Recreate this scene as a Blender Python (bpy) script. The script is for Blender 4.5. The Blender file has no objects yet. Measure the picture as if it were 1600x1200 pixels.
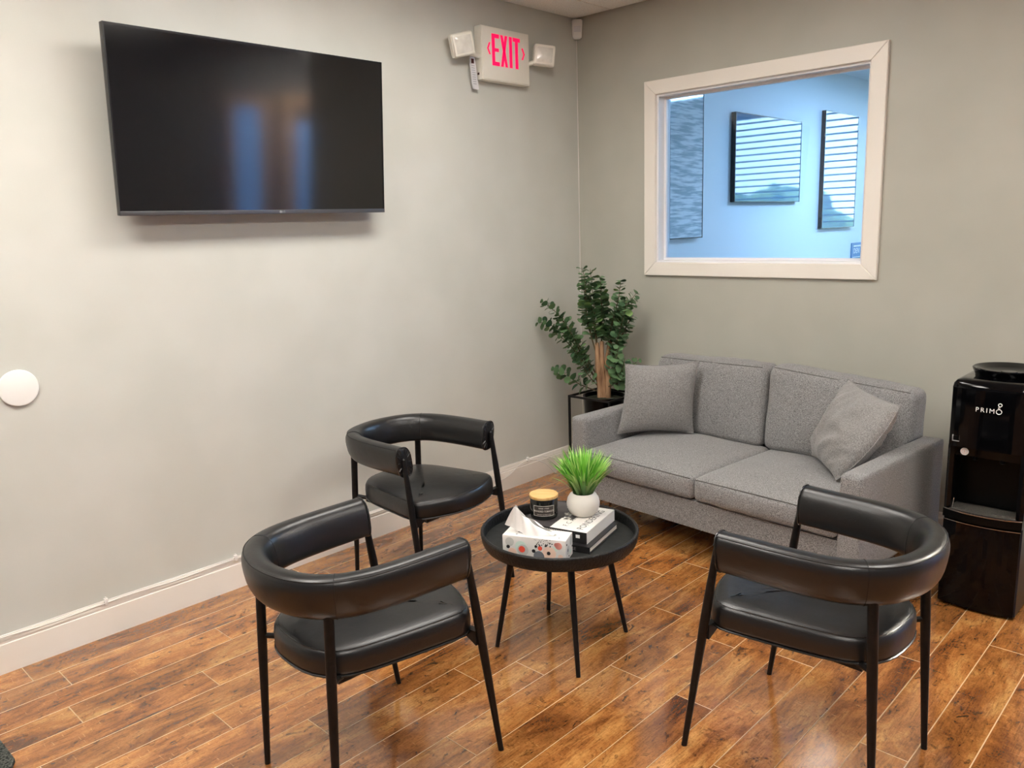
import bpy, bmesh, math, random
from mathutils import Vector, Matrix, noise
random.seed(7)
sc = bpy.context.scene
col = sc.collection
R = math.radians
PI = math.pi

# ------------------------------------------------------------------ camera
cam_d = bpy.data.cameras.new('camera'); cam = bpy.data.objects.new('camera', cam_d); col.objects.link(cam)
cam_d.sensor_width = 36; cam_d.sensor_fit = 'HORIZONTAL'; cam_d.lens = 1259.456 * 36 / 1600
cam_d.clip_start = 0.05
yaw, pitch, roll = R(-43.97141688), R(11.11957211), R(-1.90073163)
fw = Vector((math.sin(yaw)*math.cos(pitch), math.cos(yaw)*math.cos(pitch), -math.sin(pitch)))
rt = Vector((math.cos(yaw), -math.sin(yaw), 0)); up = rt.cross(fw)
c_, s_ = math.cos(roll), math.sin(roll)
r2 = rt*c_ + up*s_; u2 = up*c_ - rt*s_
m = Matrix((r2, u2, -fw)).transposed().to_4x4(); m.translation = Vector((3.46541738, -4.29289431, 1.65130876))
cam.matrix_world = m
sc.camera = cam

# ------------------------------------------------------------------ world, lights, exposure
W = bpy.data.worlds.new('world'); sc.world = W; W.use_nodes = True
bg = W.node_tree.nodes['Background']; bg.inputs[0].default_value = (0.50, 0.74, 1.0, 1); bg.inputs[1].default_value = 17.0
sc.view_settings.view_transform = 'Standard'; sc.view_settings.look = 'None'
sc.view_settings.exposure = 0.0; sc.view_settings.gamma = 1.0; sc.view_settings.use_curve_mapping = False
TROFFER = (20.0, 5.5, 32.0, 27.0, 30.0, 60.0)   # diffuser radiance: by the television, left of it, rear left, near cooler, rear right, added corridor fill
OFFICE_FILL = 58.0  # added blue lamp, stands in for daylight on the office walls
def portal(loc, rot, sx, sy):
    d = bpy.data.lights.new('window_portal', 'AREA'); d.shape = 'RECTANGLE'; d.size = sx; d.size_y = sy
    d.cycles.is_portal = True
    o = bpy.data.objects.new('window_portal', d); o.location = loc; o.rotation_euler = rot; col.objects.link(o)
portal((1.45, 5.30, 1.865), (R(-90), 0, 0), 2.0, 2.03)

# ------------------------------------------------------------------ materials
def mat(name, color, rough=0.5, metal=0.0, spec=0.5, **k):
    m = bpy.data.materials.new(name); m.use_nodes = True
    b = m.node_tree.nodes['Principled BSDF']
    b.inputs['Base Color'].default_value = (*color, 1); b.inputs['Roughness'].default_value = rough
    b.inputs['Metallic'].default_value = metal; b.inputs['Specular IOR Level'].default_value = spec
    for n, v in k.items(): b.inputs[n.replace('_', ' ')].default_value = v
    return m
def nd(m, t, **k):
    n = m.node_tree.nodes.new(t)
    for a, v in k.items(): setattr(n, a, v)
    return n
def lk(m, a, b): m.node_tree.links.new(a, b)
def ramp(m, stops):
    n = nd(m, 'ShaderNodeValToRGB'); e = n.color_ramp.elements
    while len(e) < len(stops): e.new(0.5)
    for el, (p, c) in zip(e, stops): el.position = p; el.color = (*c, 1)
    return n
def speckle(m, c1, c2, scale, bump=0.0, lo=.35, hi=.65, stretch=None, dist=0.002, coord='Object', detail=2):
    b = m.node_tree.nodes['Principled BSDF']; tc = nd(m, 'ShaderNodeTexCoord'); n = nd(m, 'ShaderNodeTexNoise')
    n.inputs['Scale'].default_value = scale; n.inputs['Detail'].default_value = detail
    if stretch:
        mp = nd(m, 'ShaderNodeMapping'); mp.inputs['Scale'].default_value = stretch
        lk(m, tc.outputs[coord], mp.inputs[0]); lk(m, mp.outputs[0], n.inputs[0])
    else: lk(m, tc.outputs[coord], n.inputs[0])
    r = ramp(m, [(lo, c1), (hi, c2)]); lk(m, n.outputs[0], r.inputs[0]); lk(m, r.outputs[0], b.inputs['Base Color'])
    if bump:
        bp = nd(m, 'ShaderNodeBump'); bp.inputs['Strength'].default_value = bump; bp.inputs['Distance'].default_value = dist
        lk(m, n.outputs[0], bp.inputs['Height']); lk(m, bp.outputs[0], b.inputs['Normal'])
    return m
def emis(name, color, s):
    m = bpy.data.materials.new(name); m.use_nodes = True; nt = m.node_tree
    b = nt.nodes['Principled BSDF']; b.inputs['Base Color'].default_value = (*color, 1)
    b.inputs['Emission Color'].default_value = (*color, 1); b.inputs['Emission Strength'].default_value = s
    return m

M = {}
M['wall'] = speckle(mat('wall_paint', (.58, .565, .53), .42, spec=.35), (.575, .578, .53), (.61, .612, .565), 3, .0)
def wall_bump(m):
    b = m.node_tree.nodes['Principled BSDF']; tc = nd(m, 'ShaderNodeTexCoord'); n = nd(m, 'ShaderNodeTexNoise')
    n.inputs['Scale'].default_value = 160; n.inputs['Detail'].default_value = 2; lk(m, tc.outputs['Object'], n.inputs[0])
    bp = nd(m, 'ShaderNodeBump'); bp.inputs['Strength'].default_value = .12; bp.inputs['Distance'].default_value = .001
    lk(m, n.outputs[0], bp.inputs['Height']); lk(m, bp.outputs[0], b.inputs['Normal'])
wall_bump(M['wall'])
M['dim_wall'] = mat('dim_wall_paint', (.17, .17, .18), .6)  # unseen walls darkened in colour to cut bounce light
M['wall_shaded'] = speckle(mat('wall_paint_shaded', (.45, .44, .38), .42, spec=.35), (.445, .442, .385), (.475, .470, .412), 3, .0)  # wall paint with the right wall's weaker light put into its colour
wall_bump(M['wall_shaded'])
M['other_wall'] = mat('other_room_paint', (.80, .81, .82), .6)
M['trim'] = speckle(mat('trim_paint', (.84, .80, .73), .38), (.83, .785, .715), (.87, .825, .755), 2)
M['jamb'] = mat('jamb_paint', (.80, .80, .82), .4)
M['tile'] = speckle(mat('ceiling_tile', (.7, .66, .6), .9, spec=.1), (.72, .70, .66), (.92, .90, .86), 140, .6, .28, .5)
M['grid'] = mat('ceiling_void', (.06, .055, .05), .8)
M['joint'] = mat('floor_joint', (.80, .57, .32), .3)  # tan joint, brightened to carry the light caught by plank bevels
M['black_metal'] = speckle(mat('black_metal', (.006, .005, .005), .42, spec=.25), (.003, .003, .003), (.007, .006, .006), 60)
M['leather'] = mat('black_leather', (.005, .005, .0055), .34, spec=.62)
def leather(m):
    b = m.node_tree.nodes['Principled BSDF']; tc = nd(m, 'ShaderNodeTexCoord')
    v = nd(m, 'ShaderNodeTexVoronoi'); v.inputs['Scale'].default_value = 420; lk(m, tc.outputs['Object'], v.inputs[0])
    n = nd(m, 'ShaderNodeTexNoise'); n.inputs['Scale'].default_value = 14; n.inputs['Detail'].default_value = 3; lk(m, tc.outputs['Object'], n.inputs[0])
    bp = nd(m, 'ShaderNodeBump'); bp.inputs['Strength'].default_value = .25; bp.inputs['Distance'].default_value = .0006
    b2 = nd(m, 'ShaderNodeBump'); b2.inputs['Strength'].default_value = .25; b2.inputs['Distance'].default_value = .006
    lk(m, v.outputs[0], bp.inputs['Height']); lk(m, n.outputs[0], b2.inputs['Height']); lk(m, bp.outputs[0], b2.inputs['Normal']); lk(m, b2.outputs[0], b.inputs['Normal'])
leather(M['leather'])
M['seam'] = mat('leather_seam', (.004, .004, .004), .6)
M['piping'] = mat('leather_piping', (.02, .02, .02), .25)
M['fabric'] = speckle(mat('grey_fabric', (.2, .19, .19), .95, spec=.15, Sheen_Weight=.25), (.10, .098, .099), (.36, .355, .355), 300, .45, .34, .66, detail=3)
M['pillow'] = speckle(mat('grey_pillow_fabric', (.22, .2, .2), .95, spec=.15, Sheen_Weight=.25), (.15, .145, .143), (.34, .33, .325), 330, .4, .32, .68, stretch=(1, 1, .45), detail=3)
M['fabric_seam'] = mat('fabric_seam', (.11, .105, .10), .95)
M['dark_leg'] = mat('dark_wood_leg', (.015, .012, .01), .5)
M['table'] = speckle(mat('black_table_paint', (.02, .02, .02), .42, spec=.3), (.012, .012, .012), (.022, .022, .021), 40)
M['table_rim'] = speckle(mat('hammered_black', (.01, .01, .01), .42, spec=.3), (.005, .005, .005), (.014, .013, .012), 130, .9, dist=.003)
M['tray'] = speckle(mat('tray_surface', (.02, .021, .02), .5, spec=.3), (.010, .011, .0105), (.020, .021, .020), 30, .15)
M['white_pot'] = mat('white_ceramic', (.74, .705, .64), .45)
M['paper'] = mat('white_paper', (.74, .715, .67), .7)
M['page'] = speckle(mat('page_edges', (.8, .76, .7), .8), (.62, .58, .52), (.86, .83, .77), 60, stretch=(.1, .1, 14))
M['book_black'] = mat('black_cover', (.012, .011, .012), .35)
M['book_grey'] = speckle(mat('cover_photo', (.05, .045, .045), .4), (.035, .03, .032), (.10, .092, .09), 12)
M['petal'] = speckle(mat('cover_flower', (.6, .6, .55), .4), (.33, .34, .30), (.9, .88, .84), 90)
M['ink'] = mat('grey_ink', (.06, .06, .055), .6)
M['tissue_box'] = mat('tissue_card', (.76, .735, .70), .5)
M['tissue'] = mat('tissue_paper', (.84, .82, .80), .8)
for n, c in dict(red=(.80, .09, .05), coral=(.82, .33, .27), peach=(.86, .62, .50), grey=(.16, .17, .19), pale=(.55, .55, .52), black=(.02, .018, .02), mint=(.62, .76, .68)).items():
    M['dot_'+n] = mat('print_'+n, c, .5)
M['bamboo'] = speckle(mat('bamboo_lid', (.7, .42, .15), .42), (.66, .38, .12), (.80, .52, .22), 9, stretch=(1, 12, 1))
M['jar'] = mat('black_glass_jar', (.006, .007, .006), .12)
M['label_line'] = mat('label_print', (.72, .68, .62), .5)
M['label'] = mat('label_ground', (.03, .022, .018), .4)
M['bark'] = speckle(mat('bark', (.3, .16, .08), .8), (.17, .085, .04), (.45, .27, .15), 30, .6, stretch=(1, 1, .25), dist=.004)
M['stem'] = mat('green_brown_stem', (.10, .075, .035), .7)
def leafmat(name, a, b_, rough=.5):
    m = mat(name, a, rough, spec=.4); b = m.node_tree.nodes['Principled BSDF']
    oi = nd(m, 'ShaderNodeObjectInfo'); r = ramp(m, [(0, a), (.75, b_), (1, (b_[0]*1.9, b_[1]*1.7, b_[2]*1.3))])
    lk(m, oi.outputs['Random'], r.inputs[0]); lk(m, r.outputs[0], b.inputs['Base Color']); return m
M['leaf'] = leafmat('eucalyptus_leaf', (.028, .075, .036), (.12, .22, .10))
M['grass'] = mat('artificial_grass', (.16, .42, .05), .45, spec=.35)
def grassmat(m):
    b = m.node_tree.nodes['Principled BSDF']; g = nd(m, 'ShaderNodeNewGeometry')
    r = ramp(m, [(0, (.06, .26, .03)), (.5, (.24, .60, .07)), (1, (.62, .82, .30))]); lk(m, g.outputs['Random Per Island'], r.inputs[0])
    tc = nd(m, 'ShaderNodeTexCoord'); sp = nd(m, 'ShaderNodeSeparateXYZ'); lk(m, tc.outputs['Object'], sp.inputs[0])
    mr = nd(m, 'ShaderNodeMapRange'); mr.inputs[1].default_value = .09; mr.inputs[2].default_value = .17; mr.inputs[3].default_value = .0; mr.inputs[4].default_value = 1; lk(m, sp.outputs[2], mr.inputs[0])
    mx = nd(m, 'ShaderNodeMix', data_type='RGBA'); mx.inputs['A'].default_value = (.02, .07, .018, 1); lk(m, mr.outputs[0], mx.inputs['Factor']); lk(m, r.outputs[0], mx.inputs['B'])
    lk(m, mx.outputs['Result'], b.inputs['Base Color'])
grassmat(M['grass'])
M['soil'] = mat('dark_moss', (.02, .025, .012), .95)
M['gloss_black'] = mat('gloss_black_plastic', (.0015, .0015, .002), .06, spec=.22)
M['satin_black'] = mat('satin_black_plastic', (.002, .002, .002), .28, spec=.12)
M['silver'] = mat('silver_edge', (.6, .58, .55), .25, metal=1)
M['grate'] = speckle(mat('drip_grate', (.05, .048, .04), .35), (.02, .02, .018), (.11, .10, .085), 220)
M['logo_white'] = mat('white_print', (.85, .85, .83), .5)
M['logo_grey'] = mat('grey_print', (.35, .35, .36), .4)
M['screen'] = mat('tv_screen', (.004, .004, .005), .09, spec=.75, Coat_Weight=.0)
M['bezel'] = mat('tv_bezel', (.008, .008, .010), .25)
M['bezel_metal'] = mat('tv_lower_bezel', (.13, .13, .14), .35, metal=.7)
M['plastic'] = mat('ivory_plastic', (.86, .83, .74), .4)
M['plastic_white'] = mat('white_plastic', (.86, .85, .82), .4)
M['lens'] = speckle(mat('lamp_lens', (.8, .78, .7), .15, spec=.6), (.70, .68, .61), (.80, .78, .71), 25)
M['exit_red'] = emis('exit_red', (1.0, .0, .095), .75)
M['dark_dot'] = mat('dark_dot', (.05, .01, .01), .4)
M['tag_paper'] = mat('tag_paper', (.72, .72, .74), .7)
M['tag_ink'] = mat('tag_ink', (.36, .37, .40), .7)
M['wire'] = mat('white_wire', (.82, .79, .75), .4)
for i_, v_ in enumerate(TROFFER): M['troffer%d' % i_] = emis('troffer_diffuser', (1.0, .955, .89), v_)
M['office_fill'] = emis('office_fill_diffuser', (.33, .60, 1.0), OFFICE_FILL)
M['white_metal'] = mat('white_metal', (.8, .8, .8), .4)
M['slat'] = mat('blind_slat', (.20, .22, .25), .6)  # white slats coloured dark so they read as backlit
M['art'] = mat('art_glass', (.16, .25, .36), .03, spec=.5, IOR=1.5)  # blue base stands in for the blue-lit wall mirrored in the glazing
M['art_pale'] = speckle(mat('art_pale', (.3, .36, .38), .05, spec=.8), (.42, .52, .56), (.85, .9, .9), 16, stretch=(1, .35, 3.5), dist=0, lo=.4, hi=.6)  # pale streaks paint the blind's reflection into the picture colour
M['sign_blue'] = mat('sign_blue', (.01, .13, .36), .4)
M['wood_door'] = mat('pale_door', (.55, .38, .27), .4)
M['frost'] = emis('frosted_daylit_glass', (.16, .36, .80), 3.2)  # emission stands in for daylight behind the pane
M['rug'] = speckle(mat('rug_wool', (.05, .055, .05), 1, spec=.05), (.02, .024, .022), (.13, .135, .12), 160, 1.0, dist=.01)
M['tree'] = speckle(mat('far_tree', (.05, .09, .03), .9), (.05, .10, .05), (.30, .40, .20), 3)
M['ground'] = speckle(mat('outdoor_ground', (.2, .2, .17), .9), (.15, .17, .12), (.3, .29, .25), .6)
M['other_floor'] = mat('other_room_carpet', (.18, .18, .19), .95)
M['desk'] = mat('desk_grey', (.10, .10, .11), .5)
def glass():
    m = bpy.data.materials.new('window_glass'); m.use_nodes = True; nt = m.node_tree; nt.nodes.clear()
    o = nt.nodes.new('ShaderNodeOutputMaterial'); mx = nt.nodes.new('ShaderNodeMixShader'); t = nt.nodes.new('ShaderNodeBsdfTransparent')
    g = nt.nodes.new('ShaderNodeBsdfGlossy'); f = nt.nodes.new('ShaderNodeFresnel'); f.inputs[0].default_value = 1.45
    t.inputs[0].default_value = (.93, .96, .97, 1); g.inputs['Roughness'].default_value = .0
    nt.links.new(f.outputs[0], mx.inputs[0]); nt.links.new(t.outputs[0], mx.inputs[1]); nt.links.new(g.outputs[0], mx.inputs[2]); nt.links.new(mx.outputs[0], o.inputs[0])
    return m
M['glass'] = glass()
def floormat():
    m = mat('laminate_wood', (.3, .13, .05), .2, spec=.85, Coat_Weight=.6, Coat_Roughness=.07, Coat_IOR=1.55); b = m.node_tree.nodes['Principled BSDF']
    g = nd(m, 'ShaderNodeNewGeometry'); oi = nd(m, 'ShaderNodeObjectInfo')
    mu = nd(m, 'ShaderNodeVectorMath', operation='SCALE'); cb = nd(m, 'ShaderNodeCombineXYZ')
    for i in range(3): lk(m, oi.outputs['Random'], cb.inputs[i])
    lk(m, cb.outputs[0], mu.inputs[0]); mu.inputs['Scale'].default_value = 37.0
    ad = nd(m, 'ShaderNodeVectorMath', operation='ADD'); lk(m, g.outputs['Position'], ad.inputs[0]); lk(m, mu.outputs[0], ad.inputs[1])
    def nz(scale, st, det, dist=0, rough=.55):
        mp = nd(m, 'ShaderNodeMapping'); mp.inputs['Scale'].default_value = st; lk(m, ad.outputs[0], mp.inputs[0])
        n = nd(m, 'ShaderNodeTexNoise'); n.inputs['Scale'].default_value = scale; n.inputs['Detail'].default_value = det; n.inputs['Distortion'].default_value = dist
        n.inputs['Roughness'].default_value = rough
        lk(m, mp.outputs[0], n.inputs[0]); return n
    big = nz(3.4, (2.2, .75, 1), 6, .7, .65)
    grain = nz(55, (2.2, .20, 1), 7, 1.0, .72)
    knots = nz(15, (1.3, .8, 1), 6, 1.6, .68)
    saw = nz(70, (.35, 2.8, 1), 2, .2)
    fine = nz(140, (1.2, .7, 1), 3, .5, .7)
    r1 = ramp(m, [(.30, (.105, .036, .012)), (.42, (.27, .098, .027)), (.54, (.45, .185, .050)), (.72, (.68, .36, .12))]); lk(m, big.outputs[0], r1.inputs[0])
    r2 = ramp(m, [(.33, (.34, .30, .27)), (.50, (.95, .93, .90)), (.70, (1.2, 1.2, 1.2))]); lk(m, grain.outputs[0], r2.inputs[0])
    m1 = nd(m, 'ShaderNodeMix', data_type='RGBA', blend_type='MULTIPLY'); m1.inputs['Factor'].default_value = .75; lk(m, r1.outputs[0], m1.inputs['A']); lk(m, r2.outputs[0], m1.inputs['B'])
    r3 = ramp(m, [(.32, (.13, .09, .07)), (.43, (1, 1, 1))]); lk(m, knots.outputs[0], r3.inputs[0])
    m2 = nd(m, 'ShaderNodeMix', data_type='RGBA', blend_type='MULTIPLY'); m2.inputs['Factor'].default_value = .85; lk(m, m1.outputs['Result'], m2.inputs['A']); lk(m, r3.outputs[0], m2.inputs['B'])
    r5 = ramp(m, [(.35, (.55, .5, .45)), (.5, (1, 1, 1))]); lk(m, fine.outputs[0], r5.inputs[0])
    m4 = nd(m, 'ShaderNodeMix', data_type='RGBA', blend_type='MULTIPLY'); m4.inputs['Factor'].default_value = .7; lk(m, m2.outputs['Result'], m4.inputs['A']); lk(m, r5.outputs[0], m4.inputs['B'])
    r4 = ramp(m, [(.66, (0, 0, 0)), (.74, (.40, .26, .11))]); lk(m, saw.outputs[0], r4.inputs[0])
    m3 = nd(m, 'ShaderNodeMix', data_type='RGBA', blend_type='ADD'); m3.inputs['Factor'].default_value = .5; lk(m, m4.outputs['Result'], m3.inputs['A']); lk(m, r4.outputs[0], m3.inputs['B'])
    hs = nd(m, 'ShaderNodeHueSaturation'); mr = nd(m, 'ShaderNodeMapRange'); lk(m, oi.outputs['Random'], mr.inputs[0]); mr.inputs[3].default_value = .82; mr.inputs[4].default_value = 1.2
    lk(m, mr.outputs[0], hs.inputs['Value']); lk(m, m3.outputs['Result'], hs.inputs['Color']); lk(m, hs.outputs[0], b.inputs['Base Color'])
    rr = nd(m, 'ShaderNodeMapRange'); lk(m, grain.outputs[0], rr.inputs[0]); rr.inputs[3].default_value = .09; rr.inputs[4].default_value = .19; lk(m, rr.outputs[0], b.inputs['Roughness'])
    bp = nd(m, 'ShaderNodeBump'); bp.inputs['Strength'].default_value = .08; bp.inputs['Distance'].default_value = .001; lk(m, grain.outputs[0], bp.inputs['Height']); lk(m, bp.outputs[0], b.inputs['Normal'])
    return m
M['floor'] = floormat()

# ------------------------------------------------------------------ geometry helpers
def link(o, parent=None):
    col.objects.link(o)
    if parent is not None: o.parent = parent
    return o
def from_py(name, verts, faces, m, parent=None, smooth=False):
    me = bpy.data.meshes.new(name); me.from_pydata([tuple(v) for v in verts], [], faces); me.update()
    if smooth:
        for p in me.polygons: p.use_smooth = True
    me.materials.append(M[m] if isinstance(m, str) else m)
    return link(bpy.data.objects.new(name, me), parent)
class MB:
    """collects shapes into one mesh"""
    def __init__(s): s.v = []; s.f = []; s.mi = []; s.mats = []; s.sm = []
    def add(s, verts, faces, m='', smooth=False):
        o = len(s.v); s.v += [Vector(v) for v in verts]
        if m not in s.mats: s.mats.append(m)
        for f in faces: s.f.append([i+o for i in f]); s.mi.append(s.mats.index(m)); s.sm.append(smooth)
        return s
    def box(s, x0, x1, y0, y1, z0, z1, m='', b=0.0):
        if b <= 0:
            vs = [(x, y, z) for x in (x0, x1) for y in (y0, y1) for z in (z0, z1)]
            return s.add(vs, [(0, 1, 3, 2), (4, 6, 7, 5), (0, 4, 5, 1), (2, 3, 7, 6), (0, 2, 6, 4), (1, 5, 7, 3)], m)
        bm = bmesh.new(); bmesh.ops.create_cube(bm, size=1)
        for v in bm.verts: v.co = Vector(((x0+x1)/2+v.co.x*(x1-x0), (y0+y1)/2+v.co.y*(y1-y0), (z0+z1)/2+v.co.z*(z1-z0)))
        bmesh.ops.bevel(bm, geom=bm.edges[:], offset=b, segments=2, profile=.6, affect='EDGES')
        bm.verts.index_update(); vs = [v.co.copy() for v in bm.verts]; fs = [[v.index for v in f.verts] for f in bm.faces]; bm.free()
        return s.add(vs, fs, m, True)
    def tube(s, pts, rad, n=12, m='', closed=False, caps=True):
        pts = [Vector(p) for p in pts]; k = len(pts); rs = rad if isinstance(rad, (list, tuple)) else [rad]*k
        vs = []; ref = None
        for i, p in enumerate(pts):
            if closed: t = pts[(i+1) % k]-pts[i-1]
            else: t = pts[min(i+1, k-1)]-pts[max(i-1, 0)]
            t.normalize()
            if ref is None: ref = Vector((0, 0, 1)) if abs(t.z) < .9 else Vector((1, 0, 0))
            a = (ref - t*ref.dot(t)).normalized(); b = t.cross(a); ref = a
            for j in range(n): th = 2*PI*j/n; vs.append(p+(a*math.cos(th)+b*math.sin(th))*rs[i])
        fs = []
        for i in range(k if closed else k-1):
            for j in range(n):
                a0 = i*n+j; a1 = i*n+(j+1) % n; b0 = ((i+1) % k)*n+j; b1 = ((i+1) % k)*n+(j+1) % n
                fs.append((a0, a1, b1, b0))
        if caps and not closed: fs.append(tuple(range(n-1, -1, -1))); fs.append(tuple(range((k-1)*n, k*n)))
        return s.add(vs, fs, m, True)
    def lathe(s, prof, n=48, m='', center=(0, 0, 0)):
        vs = []; k = len(prof); c = Vector(center)
        for r, z in prof:
            for j in range(n): th = 2*PI*j/n; vs.append(c+Vector((r*math.cos(th), r*math.sin(th), z)))
        fs = [(i*n+j, i*n+(j+1) % n, (i+1)*n+(j+1) % n, (i+1)*n+j) for i in range(k-1) for j in range(n)]
        if prof[0][0] > 1e-5: fs.append(tuple(range(n-1, -1, -1)))
        if prof[-1][0] > 1e-5: fs.append(tuple(range((k-1)*n, k*n)))
        return s.add(vs, fs, m, True)
    def prism(s, poly, z0, z1, m=''):
        n = len(poly); vs = [(x, y, z0) for x, y in poly]+[(x, y, z1) for x, y in poly]
        return s.add(vs, [tuple(range(n-1, -1, -1)), tuple(range(n, 2*n))]+[(i, (i+1) % n, n+(i+1) % n, n+i) for i in range(n)], m)
    def xf(s, mt, start=0):
        for i in range(start, len(s.v)): s.v[i] = mt @ s.v[i]
        return s
    def build(s, name, m, parent=None, sharp=None):
        me = bpy.data.meshes.new(name); me.from_pydata([tuple(v) for v in s.v], [], s.f)
        for k in s.mats: me.materials.append(M[k or m] if isinstance(k or m, str) else (k or m))
        for p, i, sm in zip(me.polygons, s.mi, s.sm): p.material_index = i; p.use_smooth = sm
        me.update()
        bm = bmesh.new(); bm.from_mesh(me); bmesh.ops.remove_doubles(bm, verts=bm.verts[:], dist=1e-6); bmesh.ops.recalc_face_normals(bm, faces=bm.faces[:])
        for e in bm.edges:
            if len(e.link_faces) == 2 and e.calc_face_angle(0) > R(sharp or 40): e.smooth = False
        bm.to_mesh(me); bm.free()
        return link(bpy.data.objects.new(name, me), parent)
def tag(o, label=None, cat=None, group=None, kind=None):
    if label: o['label'] = label
    if cat: o['category'] = cat
    if group: o['group'] = group
    if kind: o['kind'] = kind
    return o
def thing(name, loc, rz=0, label=None, cat=None, group=None):
    o = bpy.data.objects.new(name, None); o.location = loc; o.rotation_euler = (0, 0, rz); o.empty_display_size = .1
    return tag(link(o), label, cat, group)
def text_mb(mb, s, size, mt, m='', ext=.0006, sx=1.0, align='LEFT'):
    cu = bpy.data.curves.new('t', 'FONT'); cu.body = s; cu.size = size; cu.extrude = ext; cu.align_x = align; cu.resolution_u = 2
    o = bpy.data.objects.new('t', cu); col.objects.link(o); dg = bpy.context.evaluated_depsgraph_get(); dg.update()
    me = bpy.data.meshes.new_from_object(o.evaluated_get(dg)); S = Matrix.Diagonal((sx, 1, 1, 1))
    mb.add([mt @ S @ v.co for v in me.vertices], [list(p.vertices) for p in me.polygons], m)
    bpy.data.objects.remove(o); bpy.data.meshes.remove(me); bpy.data.curves.remove(cu)
def frame(o, x, y, z):
    """matrix with origin o, axes x,y,z"""
    mt = Matrix((Vector(x), Vector(y), Vector(z))).transposed().to_4x4(); mt.translation = Vector(o); return mt
def cushion(x0, x1, y0, y1, z0, z1, r, crown=(0, 0), n=(22, 18, 8), wr=0.0, seed=0, warp=None):
    """rounded box with crown; crown=(top bulge, front bulge)"""
    cx, cy, cz = (x0+x1)/2, (y0+y1)/2, (z0+z1)/2; hx, hy, hz = (x1-x0)/2, (y1-y0)/2, (z1-z0)/2
    idx = {}; vs = []; fs = []
    def vert(i, j, k):
        key = (i, j, k)
        if key in idx: return idx[key]
        def sp(a, na):
            t = 2*a/na-1; return math.sin(t*PI/2)*.35+t*.65
        p = Vector((sp(i, n[0])*hx, sp(j, n[1])*hy, sp(k, n[2])*hz)); q = Vector((max(-hx+r, min(hx-r, p.x)), max(-hy+r, min(hy-r, p.y)), max(-hz+r, min(hz-r, p.z))))
        d = p-q
        if d.length > 1e-9:
            # push to the rounded surface
            q2 = q+d.normalized()*r; p = q2
        u, v, w = p.x/hx, p.y/hy, p.z/hz
        bx, by, bz = max(0, 1-u*u), max(0, 1-v*v), max(0, 1-w*w)
        if p.z > 0: p.z += crown[0]*bx**.8*by**.8
        else: p.z -= .1*crown[0]*bx*by
        if p.y < 0: p.y -= crown[1]*bx**.7*bz**.7
        else: p.y += .4*crown[1]*bx*bz
        if wr:
            f = noise.noise(Vector((p.x*7+seed, p.y*7, p.z*7)))*wr + noise.noise(Vector((p.x*19+seed, p.y*19, p.z*19)))*wr*.4
            p += d.normalized()*f if d.length > 1e-9 else Vector((0, 0, f))
        p += Vector((cx, cy, cz))
        if warp: p = warp(p)
        idx[key] = len(vs); vs.append(p); return idx[key]
    for a in range(3):
        b, c = (a+1) % 3, (a+2) % 3
        for side in (0, n[a]):
            for i in range(n[b]):
                for j in range(n[c]):
                    qd = []
                    for di, dj in ((0, 0), (1, 0), (1, 1), (0, 1)):
                        k = [0, 0, 0]; k[a] = side; k[b] = i+di; k[c] = j+dj; qd.append(vert(*k))
                    fs.append(qd if side else qd[::-1])
    return vs, fs

# ================================================================== SETTING
H = 2.928
RX, RY0 = 5.2, -6.2           # room: X 0..RX, Y RY0..0 (corridor goes on past Y=0 beyond X=3.45)
def struct(name, mb, m): o = mb.build(name, m); o['kind'] = 'structure'; return o
struct('wall_left', MB().box(-.12, 0, RY0-.12, .0, 0, H+.1), 'wall')
# right wall with window opening
wx0, wx1, wz0, wz1 = .612, 1.868, 1.397, 2.392
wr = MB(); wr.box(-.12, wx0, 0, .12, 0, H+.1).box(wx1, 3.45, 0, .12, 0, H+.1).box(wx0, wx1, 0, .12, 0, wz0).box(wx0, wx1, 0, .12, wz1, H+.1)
struct('wall_right', wr, 'wall_shaded')
struct('wall_rear', MB().box(-.12, RX+.12, RY0-.12, RY0, 0, H+.1), 'dim_wall')
struct('wall_back', MB().box(RX, RX+.12, RY0, 2.4, 0, H+.1), 'dim_wall')
struct('wall_corridor', MB().box(3.33, 3.45, .12, 5.3, 0, H+.1).box(3.45, RX+.12, 2.4, 2.52, 0, H+.1), 'dim_wall')
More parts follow.
